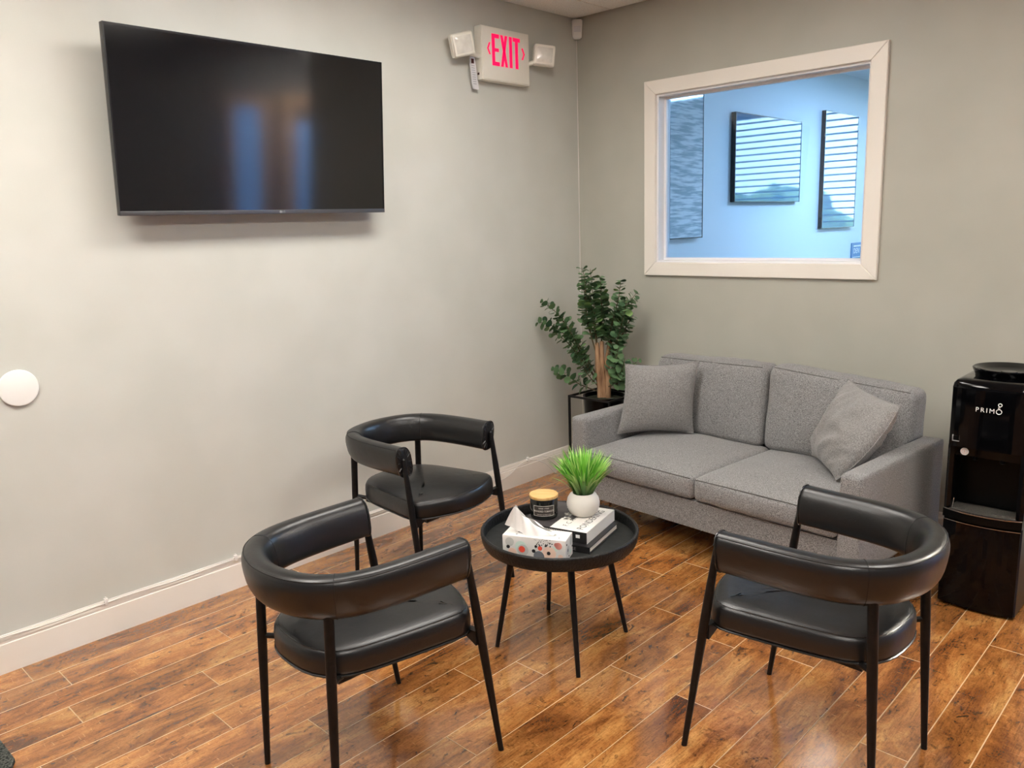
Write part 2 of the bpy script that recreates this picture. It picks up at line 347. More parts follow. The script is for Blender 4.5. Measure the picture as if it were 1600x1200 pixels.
# floor + planks
fl = struct('floor', MB().box(-.12, RX+.12, RY0-.12, 2.52, -.06, -.0030), 'joint')
PWD = .146; gap = .0012
ends = {1: -3.56, 2: -3.47, 3: -2.9, 4: -3.53, 5: -3.1, 6: -2.5, 7: -3.2, 8: -2.7, 9: -3.0, 10: -2.45, 11: -2.26, 12: -2.75, 13: -2.045, 14: -1.63, 15: -2.05, 16: -1.57, 17: -2.3, 18: -1.28, 19: -1.9}
npl = 0
for k in range(0, 36):
    xa = .015+PWD*(k-0)-PWD; xb = xa+PWD
    xa2, xb2 = max(xa, 0.001), min(xb, RX)
    if xb2-xa2 < .01: continue
    e0 = ends.get(k, -random.random()*1.2-1.0); L = 1.21
    ys = []; y = e0
    while y > RY0: y -= L
    ymax = 0.0 if xb2 <= 3.47 else 2.4
    y = max(y, RY0)
    yy = y if y > RY0 else RY0
    cuts = [RY0]; t = e0
    while t-L > RY0: t -= L
    while t < ymax: cuts.append(t); t += L
    cuts.append(ymax); cuts = sorted(set(cuts))
    for a, b in zip(cuts[:-1], cuts[1:]):
        if b-a < .02: continue
        x0, x1, y0, y1 = xa2+gap/2, xb2-gap/2, a+gap/2, b-gap/2; bv = .0011; zt = random.uniform(0, .0002)
        vs = [(x0, y0, -.003), (x1, y0, -.003), (x1, y1, -.003), (x0, y1, -.003), (x0, y0, zt-bv), (x1, y0, zt-bv), (x1, y1, zt-bv), (x0, y1, zt-bv),
              (x0+bv, y0+bv, zt), (x1-bv, y0+bv, zt), (x1-bv, y1-bv, zt), (x0+bv, y1-bv, zt)]
        fs = [(3, 2, 1, 0), (0, 1, 5, 4), (1, 2, 6, 5), (2, 3, 7, 6), (3, 0, 4, 7), (4, 5, 9, 8), (5, 6, 10, 9), (6, 7, 11, 10), (7, 4, 8, 11), (8, 9, 10, 11)]
        o = from_py('plank', vs, fs, 'floor', fl); npl += 1; o.data.materials.append(M['joint'])
        for pi in (5, 6, 7, 8): o.data.polygons[pi].material_index = 1
# ceiling + tiles
ce = struct('ceiling', MB().box(-.12, RX+.12, RY0-.12, 2.52, H+.012, H+.10), 'grid')
xs = [0, .29]; 
while xs[-1] < RX: xs.append(min(xs[-1]+.61, RX))
ys = [0, -.018]
while ys[-1] > RY0: ys.append(max(ys[-1]-1.22, RY0))
LIGHTS = [(1.205, -1.85), (1.205, -3.07), (1.205, -4.29), (3.645, -1.85), (3.645, -4.29)]
trof = []
for i in range(len(xs)-1):
    for j in range(len(ys)-1):
        cx, cy = (xs[i]+xs[i+1])/2, (ys[j]+ys[j+1])/2
        islight = any(abs(cx-a) < .31 and abs(cy-b) < .61 for a, b in LIGHTS)
        if islight and all(abs(cx-a)+abs(cy-b) > .9 for a, b in trof): trof.append((cx, cy)); continue
        if abs(ys[j+1]-ys[j]) < .05 or xs[i+1]-xs[i] < .05: continue
        sag = .0 if (i+j) % 3 else .003
        MB().box(xs[i]+.004, xs[i+1]-.004, ys[j+1]+.004, ys[j]-.004, H-sag, H+.012-sag, b=.0015).build('ceiling_tile', 'tile', ce)
for i, (x0, x1) in enumerate([(3.46, 4.03), (4.05, 4.62), (4.64, 5.19)]):
    MB().box(x0, x1, .02, 1.2, H, H+.012).build('ceiling_tile', 'tile', ce); MB().box(x0, x1, 1.22, 2.39, H, H+.012).build('ceiling_tile', 'tile', ce)
for i, (cx, cy) in enumerate(trof+[(4.33, 1.2)]):  # last panel is added to light the doors mirrored in the television
    lab = ['recessed light panel in the ceiling nearest the television', 'recessed light panel in the ceiling over the near left armchair', 'recessed light panel in the ceiling at the rear left', 'recessed light panel in the ceiling nearest the water cooler', 'recessed light panel in the ceiling at the rear right', 'added light panel in the corridor ceiling, lighting the mirrored doors'][min(i, 5)]
    t = thing('ceiling_light', (cx, cy, H), 0, lab, 'ceiling light', 'recessed ceiling light panels')
    h = .02
    fr = MB(); w, l = .30, .60
    fr.box(-w, w, -l, -l+.03, -.004, .010).box(-w, w, l-.03, l, -.004, .010).box(-w, -w+.03, -l+.03, l-.03, -.004, .010).box(w-.03, w, -l+.03, l-.03, -.004, .010)
    fr.build('frame', 'white_metal', t); MB().box(-w+.03, w-.03, -l+.03, l-.03, .0, .008).build('diffuser', 'troffer%d' % i, t)
# baseboards
def baseb(name, x0, x1, y0, y1, ax, sgn):
    # profile (depth, height)
    prof = [(0, 0), (.016, 0), (.016, .118), (.0135, .121), (.0135, .128), (.010, .138), (.0075, .147), (.004, .152), (0, .152)]
    vs = []; n = len(prof)
    for e in (0, 1):
        for d, z in prof:
            if ax == 'y': vs.append((x0+sgn*d, (y0, y1)[e], z))
            else: vs.append(((x0, x1)[e], y0+sgn*d, z))
    fs = [(i, (i+1) % n, n+(i+1) % n, n+i) for i in range(n)]+[tuple(range(n)), tuple(range(2*n-1, n-1, -1))]
    struct(name, MB().add(vs, fs), 'trim')
baseb('baseboard_left', 0, 0, RY0, -.016, 'y', 1)
baseb('baseboard_right', 0, 3.45, 0, 0, 'x', -1)
baseb('baseboard_rear', 0, RX, RY0, RY0, 'x', 1)
# window: casing, jamb, stop, pane
cas = MB(); y0, y1 = -.022, 0.0
ox0, ox1, oz0, oz1 = .532, 1.949, 1.317, 2.473
def miter(a, b, c, d): # quad in XZ -> prism in y, with small bevel face
    vs = [(x, y0, z) for x, z in (a, b, c, d)]+[(x, y1, z) for x, z in (a, b, c, d)]
    cas.add(vs, [(0, 1, 2, 3), (7, 6, 5, 4), (0, 4, 5, 1), (1, 5, 6, 2), (2, 6, 7, 3), (3, 7, 4, 0)])
pieces = [((ox0, oz0), (ox1, oz0), (wx1, wz0), (wx0, wz0)), ((ox1, oz0), (ox1, oz1), (wx1, wz1), (wx1, wz0)), ((ox1, oz1), (ox0, oz1), (wx0, wz1), (wx1, wz1)), ((ox0, oz1), (ox0, oz0), (wx0, wz0), (wx0, wz1))]
win = thing('window_1', (0, 0, 0)); win['kind'] = 'structure'
for q in pieces:
    cas = MB(); cc = Vector(((q[0][0]+q[2][0])/2, (q[0][1]+q[2][1])/2)); e = .0006
    q2 = []
    for x, z in q: d = (cc-Vector((x, z))).normalized()*e; q2.append((x+d.x, z+d.y))
    miter(*q2); o = cas.build('casing', 'trim', win)
    bm = bmesh.new(); bm.from_mesh(o.data); bmesh.ops.bevel(bm, geom=[e_ for e_ in bm.edges if all(v.co.y < -.02 for v in e_.verts)], offset=.003, segments=1, affect='EDGES'); bm.to_mesh(o.data); bm.free()
jm = MB(); t = .012
jm.box(wx0, wx0+t, -.0, .125, wz0, wz1).box(wx1-t, wx1, 0, .125, wz0, wz1).box(wx0+t, wx1-t, 0, .125, wz0, wz0+t).box(wx0+t, wx1-t, 0, .125, wz1-t, wz1)
jm.build('jamb', 'jamb', win)
st = MB(); a = t; b_ = t+.014
st.box(wx0+a, wx0+b_, .06, .078, wz0+a, wz1-a).box(wx1-b_, wx1-a, .06, .078, wz0+a, wz1-a).box(wx0+b_, wx1-b_, .06, .078, wz0+a, wz0+b_).box(wx0+b_, wx1-b_, .06, .078, wz1-b_, wz1-a)
st.build('window_stop', 'jamb', win)
MB().box(wx0+a, wx1-a, .079, .083, wz0+a, wz1-a).build('pane', 'glass', win)
MB().box(wx0+a, wx1-a, .0785, .0835, wz0+a, wz0+a+.0035, 'bezel').box(wx0+a, wx1-a, .0785, .0835, wz1-a-.0035, wz1-a, 'bezel').box(wx0+a, wx0+a+.0025, .0785, .0835, wz0+a, wz1-a, 'bezel').build('pane_gasket', 'bezel', win)
# ---- neighbouring room
NX0, NX1, NY = .29, 3.33, 5.2
fx0, fx1, fz0, fz1 = .45, 2.45, .85, 2.88
struct('wall_office_left', MB().box(NX0-.12, NX0, .12, NY+.12, 0, H+.1), 'other_wall')
fw_ = MB(); fw_.box(NX0, fx0, NY, NY+.12, 0, H+.1).box(fx1, NX1, NY, NY+.12, 0, H+.1).box(fx0, fx1, NY, NY+.12, 0, fz0).box(fx0, fx1, NY, NY+.12, fz1, H+.1)
struct('wall_office_far', fw_, 'other_wall')
struct('wall_office_near', MB().box(NX0, wx0, .121, .13, 0, H).box(wx1, NX1, .121, .13, 0, H).box(wx0, wx1, .121, .13, 0, wz0).box(wx0, wx1, .121, .13, wz1, H), 'other_wall')
struct('floor_office', MB().box(NX0, NX1, .13, NY, -.05, 0), 'other_floor')
struct('ceiling_office', MB().box(NX0, NX1, .13, NY, H-.0, H+.1), 'other_wall')
wo = thing('window_2', (0, 0, 0)); wo['kind'] = 'structure'
f = MB(); q = .04
f.box(fx0, fx1, NY-.02, NY+.10, fz0, fz0+q).box(fx0, fx1, NY-.02, NY+.10, fz1-q, fz1).box(fx0, fx0+q, NY-.02, NY+.10, fz0+q, fz1-q).box(fx1-q, fx1, NY-.02, NY+.10, fz0+q, fz1-q)
f.build('window_frame', 'jamb', wo); MB().box(fx0+q, fx1-q, NY+.05, NY+.054, fz0+q, fz1-q).build('pane', 'glass', wo)
bl = thing('window_blind', (1.45, NY-.07, fz0), 0, 'white horizontal slat blind over the office window, seen mirrored in the framed pictures', 'blind')
s0 = None; z = .05
while z < fz1-fz0-.06:
    if s0 is None: s0 = MB().box(-.99, .99, -.025, .025, -.002, .002).build('slat', 'slat', bl); s0.location.z = z; s0.rotation_euler.x = R(-13)
    else: o = bpy.data.objects.new('slat', s0.data); o.location.z = z; o.rotation_euler.x = R(-13); link(o, bl)
    z += .075
MB().box(-1.0, 1.0, -.03, .03, fz1-fz0-.05, fz1-fz0).build('head_rail', 'slat', bl)
for x in (-.7, .7): MB().tube([(x, 0, .05), (x, 0, fz1-fz0-.04)], .0015, 6).build('ladder_cord', 'slat', bl)
ol = thing('ceiling_light', (1.9, 2.9, H), 0, 'added blue fill panel on the office ceiling behind the interior window', 'ceiling light')
MB().box(-.32, .32, -.62, -.58, -.03, -.002).box(-.32, .32, .58, .62, -.03, -.002).box(-.32, -.28, -.58, .58, -.03, -.002).box(.28, .32, -.58, .58, -.03, -.002).build('frame', 'white_metal', ol)
MB().box(-.28, .28, -.58, .58, -.022, -.004).build('diffuser', 'office_fill', ol)
# pictures on the office wall (glossy glazed)
def picture(yc, zc, wy, hz, label, name='framed_picture', depth=.04, art='art'):
    t = thing(name, (NX0, yc, zc), 0, label, 'picture')
    f = MB(); b = .006
    f.box(0.001, depth, -wy/2, -wy/2+b, -hz/2, hz/2).box(.001, depth, wy/2-b, wy/2, -hz/2, hz/2).box(.001, depth, -wy/2+b, wy/2-b, -hz/2, -hz/2+b).box(.001, depth, -wy/2+b, wy/2-b, hz/2-b, hz/2)
    f.build('frame', 'bezel', t); MB().box(.001, depth-.003, -wy/2+b, wy/2-b, -hz/2+b, hz/2-b).build('glazing', art, t)
picture(2.055, 2.105, 1.14, .665, 'wide glazed picture with a deep black side, middle of the office wall')
picture(3.49, 2.05, .76, 1.04, 'tall bright glazed picture at the right of the office wall')
picture(.80, 2.02, .44, 1.0, 'tall dim glazed picture next to the left window jamb', art='art_pale')
sg = thing('wall_sign', (NX0, 4.12, 1.27), 0, 'small blue sign with white letters low on the office wall', 'sign')
MB().box(.001, .008, -.20, .20, -.10, .10).build('sign_board', 'sign_blue', sg)
tm = MB(); text_mb(tm, 'DEN', .075, frame((.0085, -.15, -.005), (0, 1, 0), (0, 0, 1), (1, 0, 0)))
tm.box(.008, .009, -.15, .15, .06, .075).box(.008, .009, -.17, .17, -.045, -.04); tm.build('lettering', 'logo_white', sg)
# outdoors
struct('ground_outside', MB().box(-30, 40, 5.6, 60, -.6, -.5), 'ground')
for i in range(11):
    bm = bmesh.new(); bmesh.ops.create_icosphere(bm, subdivisions=4, radius=1)
    for v in bm.verts:
        n_ = noise.noise(v.co*2.2+Vector((i*9, 0, 0)))*.35+noise.noise(v.co*6+Vector((i*5, 3, 0)))*.18
        v.co *= (1+n_); v.co.x *= 1.7+.3*math.sin(i*3); v.co.z *= 1.0+.25*math.sin(i*2.3)
    me = bpy.data.meshes.new('garden_bush'); bm.to_mesh(me); bm.free(); me.materials.append(M['tree'])
    for p in me.polygons: p.use_smooth = True
    t = link(bpy.data.objects.new('garden_bush', me)); t.location = (-16+i*3.6, 13+7*(i % 2), .45+.25*(i % 2)); t.scale = (1.3, 1.1, 1.5+.35*(i % 2))
    tag(t, 'green bush beyond the office window, mirrored in the glazed pictures', 'bush', 'bushes outside the office window')

# doors on the far side (seen mirrored in the television)
def door(n, y0, y1, z1, gy0, gy1, gz1, bar):
    t = thing('door_%d' % n, (RX, 0, 0)); t['kind'] = 'structure'
    MB().box(-.05, -.001, y0, y0+.05, 0, z1).box(-.05, -.001, y1-.05, y1, 0, z1).box(-.05, -.001, y0, y1, z1, z1+.06).build('door_frame', 'wood_door', t)
    b = MB(); b.box(-.035, -.002, y0+.05, gy0, .01, z1).box(-.035, -.002, gy1, y1-.05, .01, z1).box(-.035, -.002, gy0, gy1, .01, .25).box(-.035, -.002, gy0, gy1, gz1, z1)
    b.build('door_leaf', 'wood_door', t); MB().box(-.025, -.012, gy0, gy1, .25, gz1).build('frosted_pane', 'frost', t)
    MB().tube([(-.035, y1-.09, 1.0), (-.08, y1-.09, 1.0), (-.08, y1-.16, 1.0)], .009, 8).build('door_handle', 'silver', t)
    if bar: MB().box(-.09, -.035, gy0, gy1, z1-.16, z1-.09).build('door_closer', 'desk', t)
door(1, .08, .66, 2.36, .20, .49, 2.30, False)
door(2, .74, 1.36, 2.42, .94, 1.28, 2.20, True)

# ================================================================== CHAIRS
def chair(pose, label, group='black leather armchairs around the table'):
    x, y, th = pose
    t = thing('armchair', (x, y, 0), th, label, 'armchair', group)
    # legs
    def leg(p0, p1, tip=False):
        a, b = Vector(p0), Vector(p1); n = 9; pts = [a+(b-a)*(i/n) for i in range(n+1)]
        rs = []
        for i in range(n+1):
            z = pts[i].z; r = .0088+.0058*min(1, z/.42)
            if z > .52 and tip: r = .0146-.005*min(1, (z-.52)/.17)
            rs.append(r)
        if tip: pts.append(b+(b-a).normalized()*.006); rs.append(.004)
        mb = MB(); mb.tube(pts, rs, 16); mb.tube([a, a+Vector((0, 0, .006))], .0092, 16)
        return mb
    for s in (1, -1):
        leg((.560, .279*s, 0), (.457, .274*s, .700), True).build('leg', 'black_metal', t)
        leg((0, .209*s, 0), (.032, .199*s, .675)).build('leg', 'black_metal', t)
    # seat outline (x front)
    half = [(.005, 0), (.007, .06), (.018, .11), (.045, .158), (.09, .190), (.15, .208), (.25, .226), (.35, .241), (.42, .251), (.462, .254), (.488, .243), (.505, .215), (.530, .165), (.553, .11), (.567, .055), (.571, 0)]
    out = half+[(a, -b) for a, b in half[-2:0:-1]]
    def resample(pts, n):
        P = [Vector((*p, 0)) for p in pts]; P.append(P[0]); L = [0]
        for i in range(1, len(P)): L.append(L[-1]+(P[i]-P[i-1]).length)
        r = []; k = 0
        for i in range(n):
            s = L[-1]*i/n
            while L[k+1] < s: k += 1
            r.append(P[k].lerp(P[k+1], (s-L[k])/(L[k+1]-L[k])))
        return r
    o = resample(out, 96)
    for _ in range(3): o = [(o[i-1]+o[i]*2+o[(i+1) % 96])/4 for i in range(96)]
    cen = Vector((.29, 0, 0))
    prof = [(0, .434, 1), (.0, .430, 0), (-.010, .428, 0), (0.0, .434, 0), (.003, .445, 0), (.004, .47, 0), (.002, .492, 0), (-.004, .502, 0), (-.010, .506, 0), (-.022, .511, 0), (-.05, .515, 0), (-.09, .519, 0)]
    vs = []; fs = []; rings = []
    pr = [(-.03, .428), (-.004, .428), (.002, .432), (.004, .445), (.0045, .47), (.002, .490), (-.003, .500), (-.009, .505), (-.022, .510), (-.05, .5145), (-.09, .518)]
    nrm = []
    for i in range(96):
        tt = (o[(i+1) % 96]-o[i-1]).normalized(); nn = Vector((tt.y, -tt.x, 0));
        if nn.dot(o[i]-cen) < 0: nn = -nn
        nrm.append(nn)
    for d, z in pr:
        for i in range(96): p = o[i]+nrm[i]*d; vs.append((p.x, p.y, z))
    k = len(pr)
    for sc_ in (.66, .33):
        for i in range(96): q_ = Vector((vs[(k-1)*96+i][0], vs[(k-1)*96+i][1], 0)); p = cen+(q_-cen)*sc_; vs.append((p.x, p.y, .5205))
    k += 2
    fs = [(a*96+i, a*96+(i+1) % 96, (a+1)*96+(i+1) % 96, (a+1)*96+i) for a in range(k-1) for i in range(96)]
    vs.append((cen.x, 0, .521)); c = len(vs)-1
    fs += [((k-1)*96+i, (k-1)*96+(i+1) % 96, c) for i in range(96)]
    fs += [tuple(range(95, -1, -1))]
    seat = MB().add(vs, fs, '', True).build('seat', 'leather', t, sharp=60)
    MB().tube([(o[i]+nrm[i]*.0035)+Vector((0, 0, .431)) for i in range(0, 96, 2)], .0035, 6, closed=True).build('piping', 'piping', seat)
    MB().tube([(o[i]-nrm[i]*.0085)+Vector((0, 0, .5045)) for i in range(0, 96, 2)], .0017, 6, closed=True).build('stitched_seam', 'piping', seat)
    # seat frame underneath with brackets
    fr = MB()
    for s in (1, -1):
        fr.box(.06, .50, .16*s-.012, .16*s+.012, .408, .428)
        fr.tube([(.016, .203*s, .438), (.075, .165*s, .425)], .009, 10)
        fr.add([(.478, .275*s, .442), (.478, .200*s, .436), (.478, .200*s, .424), (.478, .275*s, .395), (.500, .275*s, .442), (.500, .200*s, .436), (.500, .200*s, .424), (.500, .275*s, .395)],
               [(0, 1, 2, 3), (7, 6, 5, 4), (0, 4, 5, 1), (1, 5, 6, 2), (2, 6, 7, 3), (3, 7, 4, 0)])
    fr.box(.06, .084, -.17, .17, .408, .428).box(.476, .50, -.20, .20, .408, .428)
    fr.build('seat_frame', 'black_metal', t)
    # U-shaped padded back/arm
    ctl = [(.447, .264), (.36, .2615), (.27, .258), (.19, .251), (.12, .237), (.065, .212), (.02, .172), (-.010, .12), (-.027, .06), (-.033, 0)]
    cp = ctl+[(a, -b) for a, b in ctl[-2::-1]]
    P = [Vector((*p, 0)) for p in cp]
    # catmull resample
    path = []
    for i in range(len(P)-1):
        p0, p1, p2, p3 = P[max(i-1, 0)], P[i], P[i+1], P[min(i+2, len(P)-1)]
        for j in range(5):
            u = j/5; path.append(.5*((2*p1)+(-p0+p2)*u+(2*p0-5*p1+4*p2-p3)*u*u+(-p0+3*p1-3*p2+p3)*u**3))
    path.append(P[-1]); n = 28; vs = []; K = len(path); hh, hw = .065, .040; zc = .686
    tans = [(path[min(i+1, K-1)]-path[max(i-1, 0)]).normalized() for i in range(K)]
    def sect(th, sc_=1.0):
        c, s = math.cos(th), math.sin(th); e = .72
        return (math.copysign(abs(c)**e, c)*hw*sc_, math.copysign(abs(s)**e, s)*hh*sc_)
    def nout(i): tt = tans[i]; return Vector((tt.y, -tt.x, 0))
    sgn = 1 if nout(K//2).x < 0 else -1
    def ring(i, sc_=1.0, shift=0.0):
        r = []
        for j in range(n):
            a, b = sect(2*PI*j/n, sc_); lean = .010*(b/hh)  # top leans outward a little
            r.append(path[i]+nout(i)*sgn*(a+lean)+tans[i]*shift+Vector((0, 0, zc+b)))
        return r
    vs += ring(0, .30, -.004)+ring(0, .80, -.005)+ring(0, .97, -.001)
    for i in range(K): vs += ring(i)
    vs += ring(K-1, .97, .001)+ring(K-1, .80, .005)+ring(K-1, .30, .004); k = K+6
    fs = [(a*n+j, a*n+(j+1) % n, (a+1)*n+(j+1) % n, (a+1)*n+j) for a in range(k-1) for j in range(n)]+[tuple(range(n-1, -1, -1)), tuple(range((k-1)*n, k*n))]
    back = MB().add(vs, fs, '', True).build('padded_back_rail', 'leather', t, sharp=60)
    for i0 in (26, K-1-26):   # stitched seams at the rear legs
        MB().tube(ring(i0, 1.004), .0013, 6, closed=True).build('cross_seam', 'seam', back)
    line = []
    for i in range(K):
        a, b = sect(R(56)); line.append(path[i]+nout(i)*sgn*(a+.010*b/hh+.0002)+Vector((0, 0, zc+b+.0003)))
    MB().tube(line, .0019, 6).build('top_seam', 'seam', back)
    for i0, sh in ((0, -.0005), (K-1, .0005)):
        MB().tube(ring(i0, 1.01, sh), .0028, 6, closed=True).build('end_piping', 'piping', back)
        pl = MB()
        for j in range(0, n, 2):   # gathered folds at the pad end
            q = ring(i0, .93, sh*9)[j]; q1 = ring(i0, .55, sh*10)[j]; pl.tube([q, (q+q1)/2, q1], [.0022, .003, .001], 6)
        pl.build('gathered_end', 'leather', back)
    return t
chair((2.798, -2.009, R(178.53)+0*.001), 'black leather armchair at the right, in front of the sofa, seen from behind')
chair((1.498, -3.223, 1.523), 'black leather armchair nearest the camera at the left, its back to us')
chair((.394, -2.021, .057), 'black leather armchair against the left wall, facing the table')

# ================================================================== COFFEE TABLE
TX, TY = 1.50, -2.015
tb = thing('coffee_table', (TX, TY, 0), 0, 'round black tray coffee table with hammered rim in the centre of the room', 'table')
rim = MB()
rim.lathe([(.296, .432), (.296, .474), (.298, .479), (.302, .481), (.307, .4805), (.310, .477), (.310, .470), (.306, .444), (.300, .430), (.293, .424), (.27, .422), (.0, .422)][::-1], 96)
rim.build('tray_rim', 'table_rim', tb, sharp=50)
MB().lathe([(0, .424), (.2955, .424), (.2955, .438), (0, .438)], 96).build('tray_floor', 'tray', tb)
rlip = MB().tube([(.304*math.cos(a*PI/48), .304*math.sin(a*PI/48), .4795) for a in range(96)], .0028, 8, closed=True).build('rim_edge', 'table', tb)
for fx, fy in ((1.339, -2.224), (1.726, -2.187), (1.661, -1.797), (1.288, -1.853)):
    a = Vector((fx-TX, fy-TY, 0)); d = a.normalized(); top = d*.185+Vector((0, 0, .423)); n = 8
    mb = MB().tube([a+(top-a)*i/n for i in range(n+1)], [.0085+.0055*i/n for i in range(n+1)], 16)
    mb.tube([top-Vector((0, 0, .012)), top+Vector((0, 0, .0))], .022, 16)
    mb.build('leg', 'black_metal', tb)

# ================================================================== SOFA
SA = -.0838
sofa = thing('sofa', (.70, -.97, 0), SA, 'grey fabric two seat sofa under the interior window', 'sofa')
# local: x along width 0..1.63, y depth 0 (front) .. .83 (back)
def cobj(name, args, m, parent, **k):
    vs, fs = cushion(*args, **k); return MB().add(vs, fs, '', True).build(name, m, parent, sharp=70)
def rbox(x0, x1, y0, y1, z0, z1, b, name, m, parent): return MB().box(x0, x1, y0, y1, z0, z1, b=b).build(name, m, parent)
cobj('sofa_base', (.090, 1.540, .012, .80, .172, .318, .012), 'fabric', sofa, n=(12, 10, 4))
def armwarp(s):
    def w(p):
        return p
    return w
cobj('arm', (0, .098, 0, .83, .170, .612, .016), 'fabric', sofa, crown=(.004, .0), n=(8, 24, 16), wr=.0015)
cobj('arm', (1.532, 1.63, 0, .83, .170, .612, .016), 'fabric', sofa, crown=(.004, .0), n=(8, 24, 16), wr=.0015, seed=5)
cobj('back_frame', (.095, 1.535, .735, .83, .18, .70, .02), 'fabric', sofa, n=(16, 6, 10))
# arm front seams
for x in (.082, 1.548, ):
    pass
for k_, (x0, x1) in enumerate(((.099, .8145), (.8165, 1.531))):
    vs, fs = cushion(x0, x1, -.012, .70, .322, .442, .030, crown=(.036, .012), n=(26, 24, 8), wr=.003, seed=k_*11+2)
    c = MB().add(vs, fs, '', True).build('seat_cushion', 'fabric', sofa, sharp=70)
    for zz in (.432, .334):
        pts = []
        for i in range(25):
            u = i/24; x = x0+.014+(x1-x0-.028)*u; bx = max(0, 1-(2*u-1)**2)
            w_ = (zz-.382)/.06; bz = max(0, 1-w_*w_)
            pts.append((x, -.012+.007-.012*bx**.7*bz**.7-.0015, zz+(.004*bx if zz > .4 else 0)))
        MB().tube(pts, .0022, 6).build('piping', 'fabric_seam', c)
def backwarp(tl, tr, lean, tw):
    def w(p):
        u = (p.x-tw[0])/(tw[1]-tw[0]); h = max(0, (p.z-.47)/.40)
        p = p.copy(); p.y += lean*h; p.z += (tl+(tr-tl)*u)*h; return p
    return w
for k_, (x0, x1, tl, tr) in enumerate(((.050, .780, .0, .012), (.790, 1.545, .022, -.028))):
    vs, fs = cushion(x0, x1, .635, .795, .440, .866, .045, crown=(.010, .034), n=(30, 8, 24), wr=.006, seed=k_*7+3, warp=backwarp(tl, tr, .045, (x0, x1)))
    # keep the lower part between the arms
    for v in vs:
        if v.z < .62 : v.x = max(v.x, .102); v.x = min(v.x, 1.528)
    c = MB().add(vs, fs, '', True).build('back_cushion', 'fabric', sofa, sharp=70)
    wf = backwarp(tl, tr, .045, (x0, x1)); pts = []
    for i in range(25):
        u = i/24; x = x0+.03+(x1-x0-.06)*u; pts.append(wf(Vector((x, .648-.006*(1-(2*u-1)**2), .858))))
    MB().tube(pts, .0022, 6).build('piping', 'fabric_seam', c)
for x, y in ((.10, .07), (1.53, .07), (.10, .76), (1.53, .76)):
    MB().lathe([(.016, 0), (.018, .004), (.026, .173)], 16, center=(x, y, 0)).build('leg', 'dark_leg', sofa)
# throw pillows: four corners in sofa space, thickness along the normal
def pillow(name, c, thick, label, seed, wrk=.006, pinch=.09, slump=0.0):
    BL, BR, TR, TL = [Vector(p) for p in c]; nm = (BR-BL).cross(TL-BL).normalized(); N = 34
    cen = (BL+BR+TR+TL)/4; vs = []; fs = []
    def pt(u, v, side):
        up, vp = (u+1)/2, (v+1)/2
        p = BL*(1-up)*(1-vp)+BR*up*(1-vp)+TR*up*vp+TL*(1-up)*vp
        ex = (BR-BL+TR-TL)/4; ey = (TL-BL+TR-BR)/4
        p += ex*(-u*pinch*(1-v*v)*abs(u)**2)+ey*(-v*pinch*(1-u*u)*abs(v)**2)
        if u > 0: p += ex*(slump*(1-v*v)*u*u)
        h = thick*(max(0, 1-u*u)**.55)*(max(0, 1-v*v)**.55)*.5
        e = max(abs(u), abs(v)); f = wrk*(noise.noise(Vector((u*2.2+seed, v*2.2, side)))+.9*noise.noise(Vector((u*(2+5*abs(v)), v*(2+5*abs(u))+seed, side*3))))*(1-e**6)
        return p+nm*side*(h+f)
    for side in (1, -1):
        o = len(vs)
        for i in range(N+1):
            for j in range(N+1): vs.append(pt(2*i/N-1, 2*j/N-1, side))
        for i in range(N):
            for j in range(N):
                q = (o+i*(N+1)+j, o+(i+1)*(N+1)+j, o+(i+1)*(N+1)+j+1, o+i*(N+1)+j+1); fs.append(q if side > 0 else q[::-1])
    t = thing(name, sofa.location, SA, label, 'pillow', 'throw pillows on the sofa')
    body = MB().add(vs, fs, '', True).build('pillow_cover', 'pillow', t, sharp=80)
    rimp = [pt(2*i/N-1, -1, 1) for i in range(N)]+[pt(1, 2*i/N-1, 1) for i in range(N)]+[pt(1-2*i/N, 1, 1) for i in range(N)]+[pt(-1, 1-2*i/N, 1) for i in range(N)]
    MB().tube(rimp, .0022, 6, closed=True).build('piping', 'pillow', body)
    return t
pillow('throw_pillow', [(.105, .262, .478), (.408, .560, .478), (.415, .60, .884), (.135, .30, .878)], .15, 'square grey throw pillow leaning on the left arm of the sofa', 1.0, .004)
pillow('throw_pillow', [(1.098, .590, .478), (1.380, .285, .480), (1.594, .40, .836), (1.233, .66, .872)], .20, 'square grey throw pillow leaning on the right arm of the sofa', 4.0, .014, .08, .30)

# ================================================================== WATER COOLER
CX0, CX1, CYF, CYB = 2.522, 2.812, -.722, -.37
cl = thing('water_cooler', ((CX0+CX1)/2, -.55, 0), 0, 'tall glossy black bottle top water cooler to the right of the sofa', 'water cooler')
hw = (CX1-CX0)/2; yf, yb = CYF+.55, CYB+.55
def bow(w, bulge, n=16, y=yf):
    return [(-w+2*w*i/n, y-bulge*(1-(2*i/n-1)**2)) for i in range(n+1)]
def slab(w, bulge, z0, z1, yfront=yf, yback=yb, rc=.012):
    fr = bow(w, bulge, 16, yfront); poly = [(-w, yback)]+[(-w, yfront+rc)]+[(-w+rc*.3, yfront+rc*.3)]+fr[1:-1]+[(w-rc*.3, yfront+rc*.3), (w, yfront+rc)]+[(w, yback)]
    return poly
body = MB()
body.prism(slab(hw, .012, 0, 0, yf+.01), .012, .392)
body.build('lower_cabinet', 'satin_black', cl)
dr = MB(); dr.prism([(-hw+.004, yf+.010)]+bow(hw-.004, .022, 16, yf+.002)+[(hw-.004, yf+.010)], .014, .378); dr.build('lower_door', 'gloss_black', cl)
lp = MB(); pts = bow(hw-.003, .0235, 16, yf+.001); lp.tube([(x, y, .381) for x, y in pts], .0018, 6); lp.build('door_edge_trim', 'silver', cl)
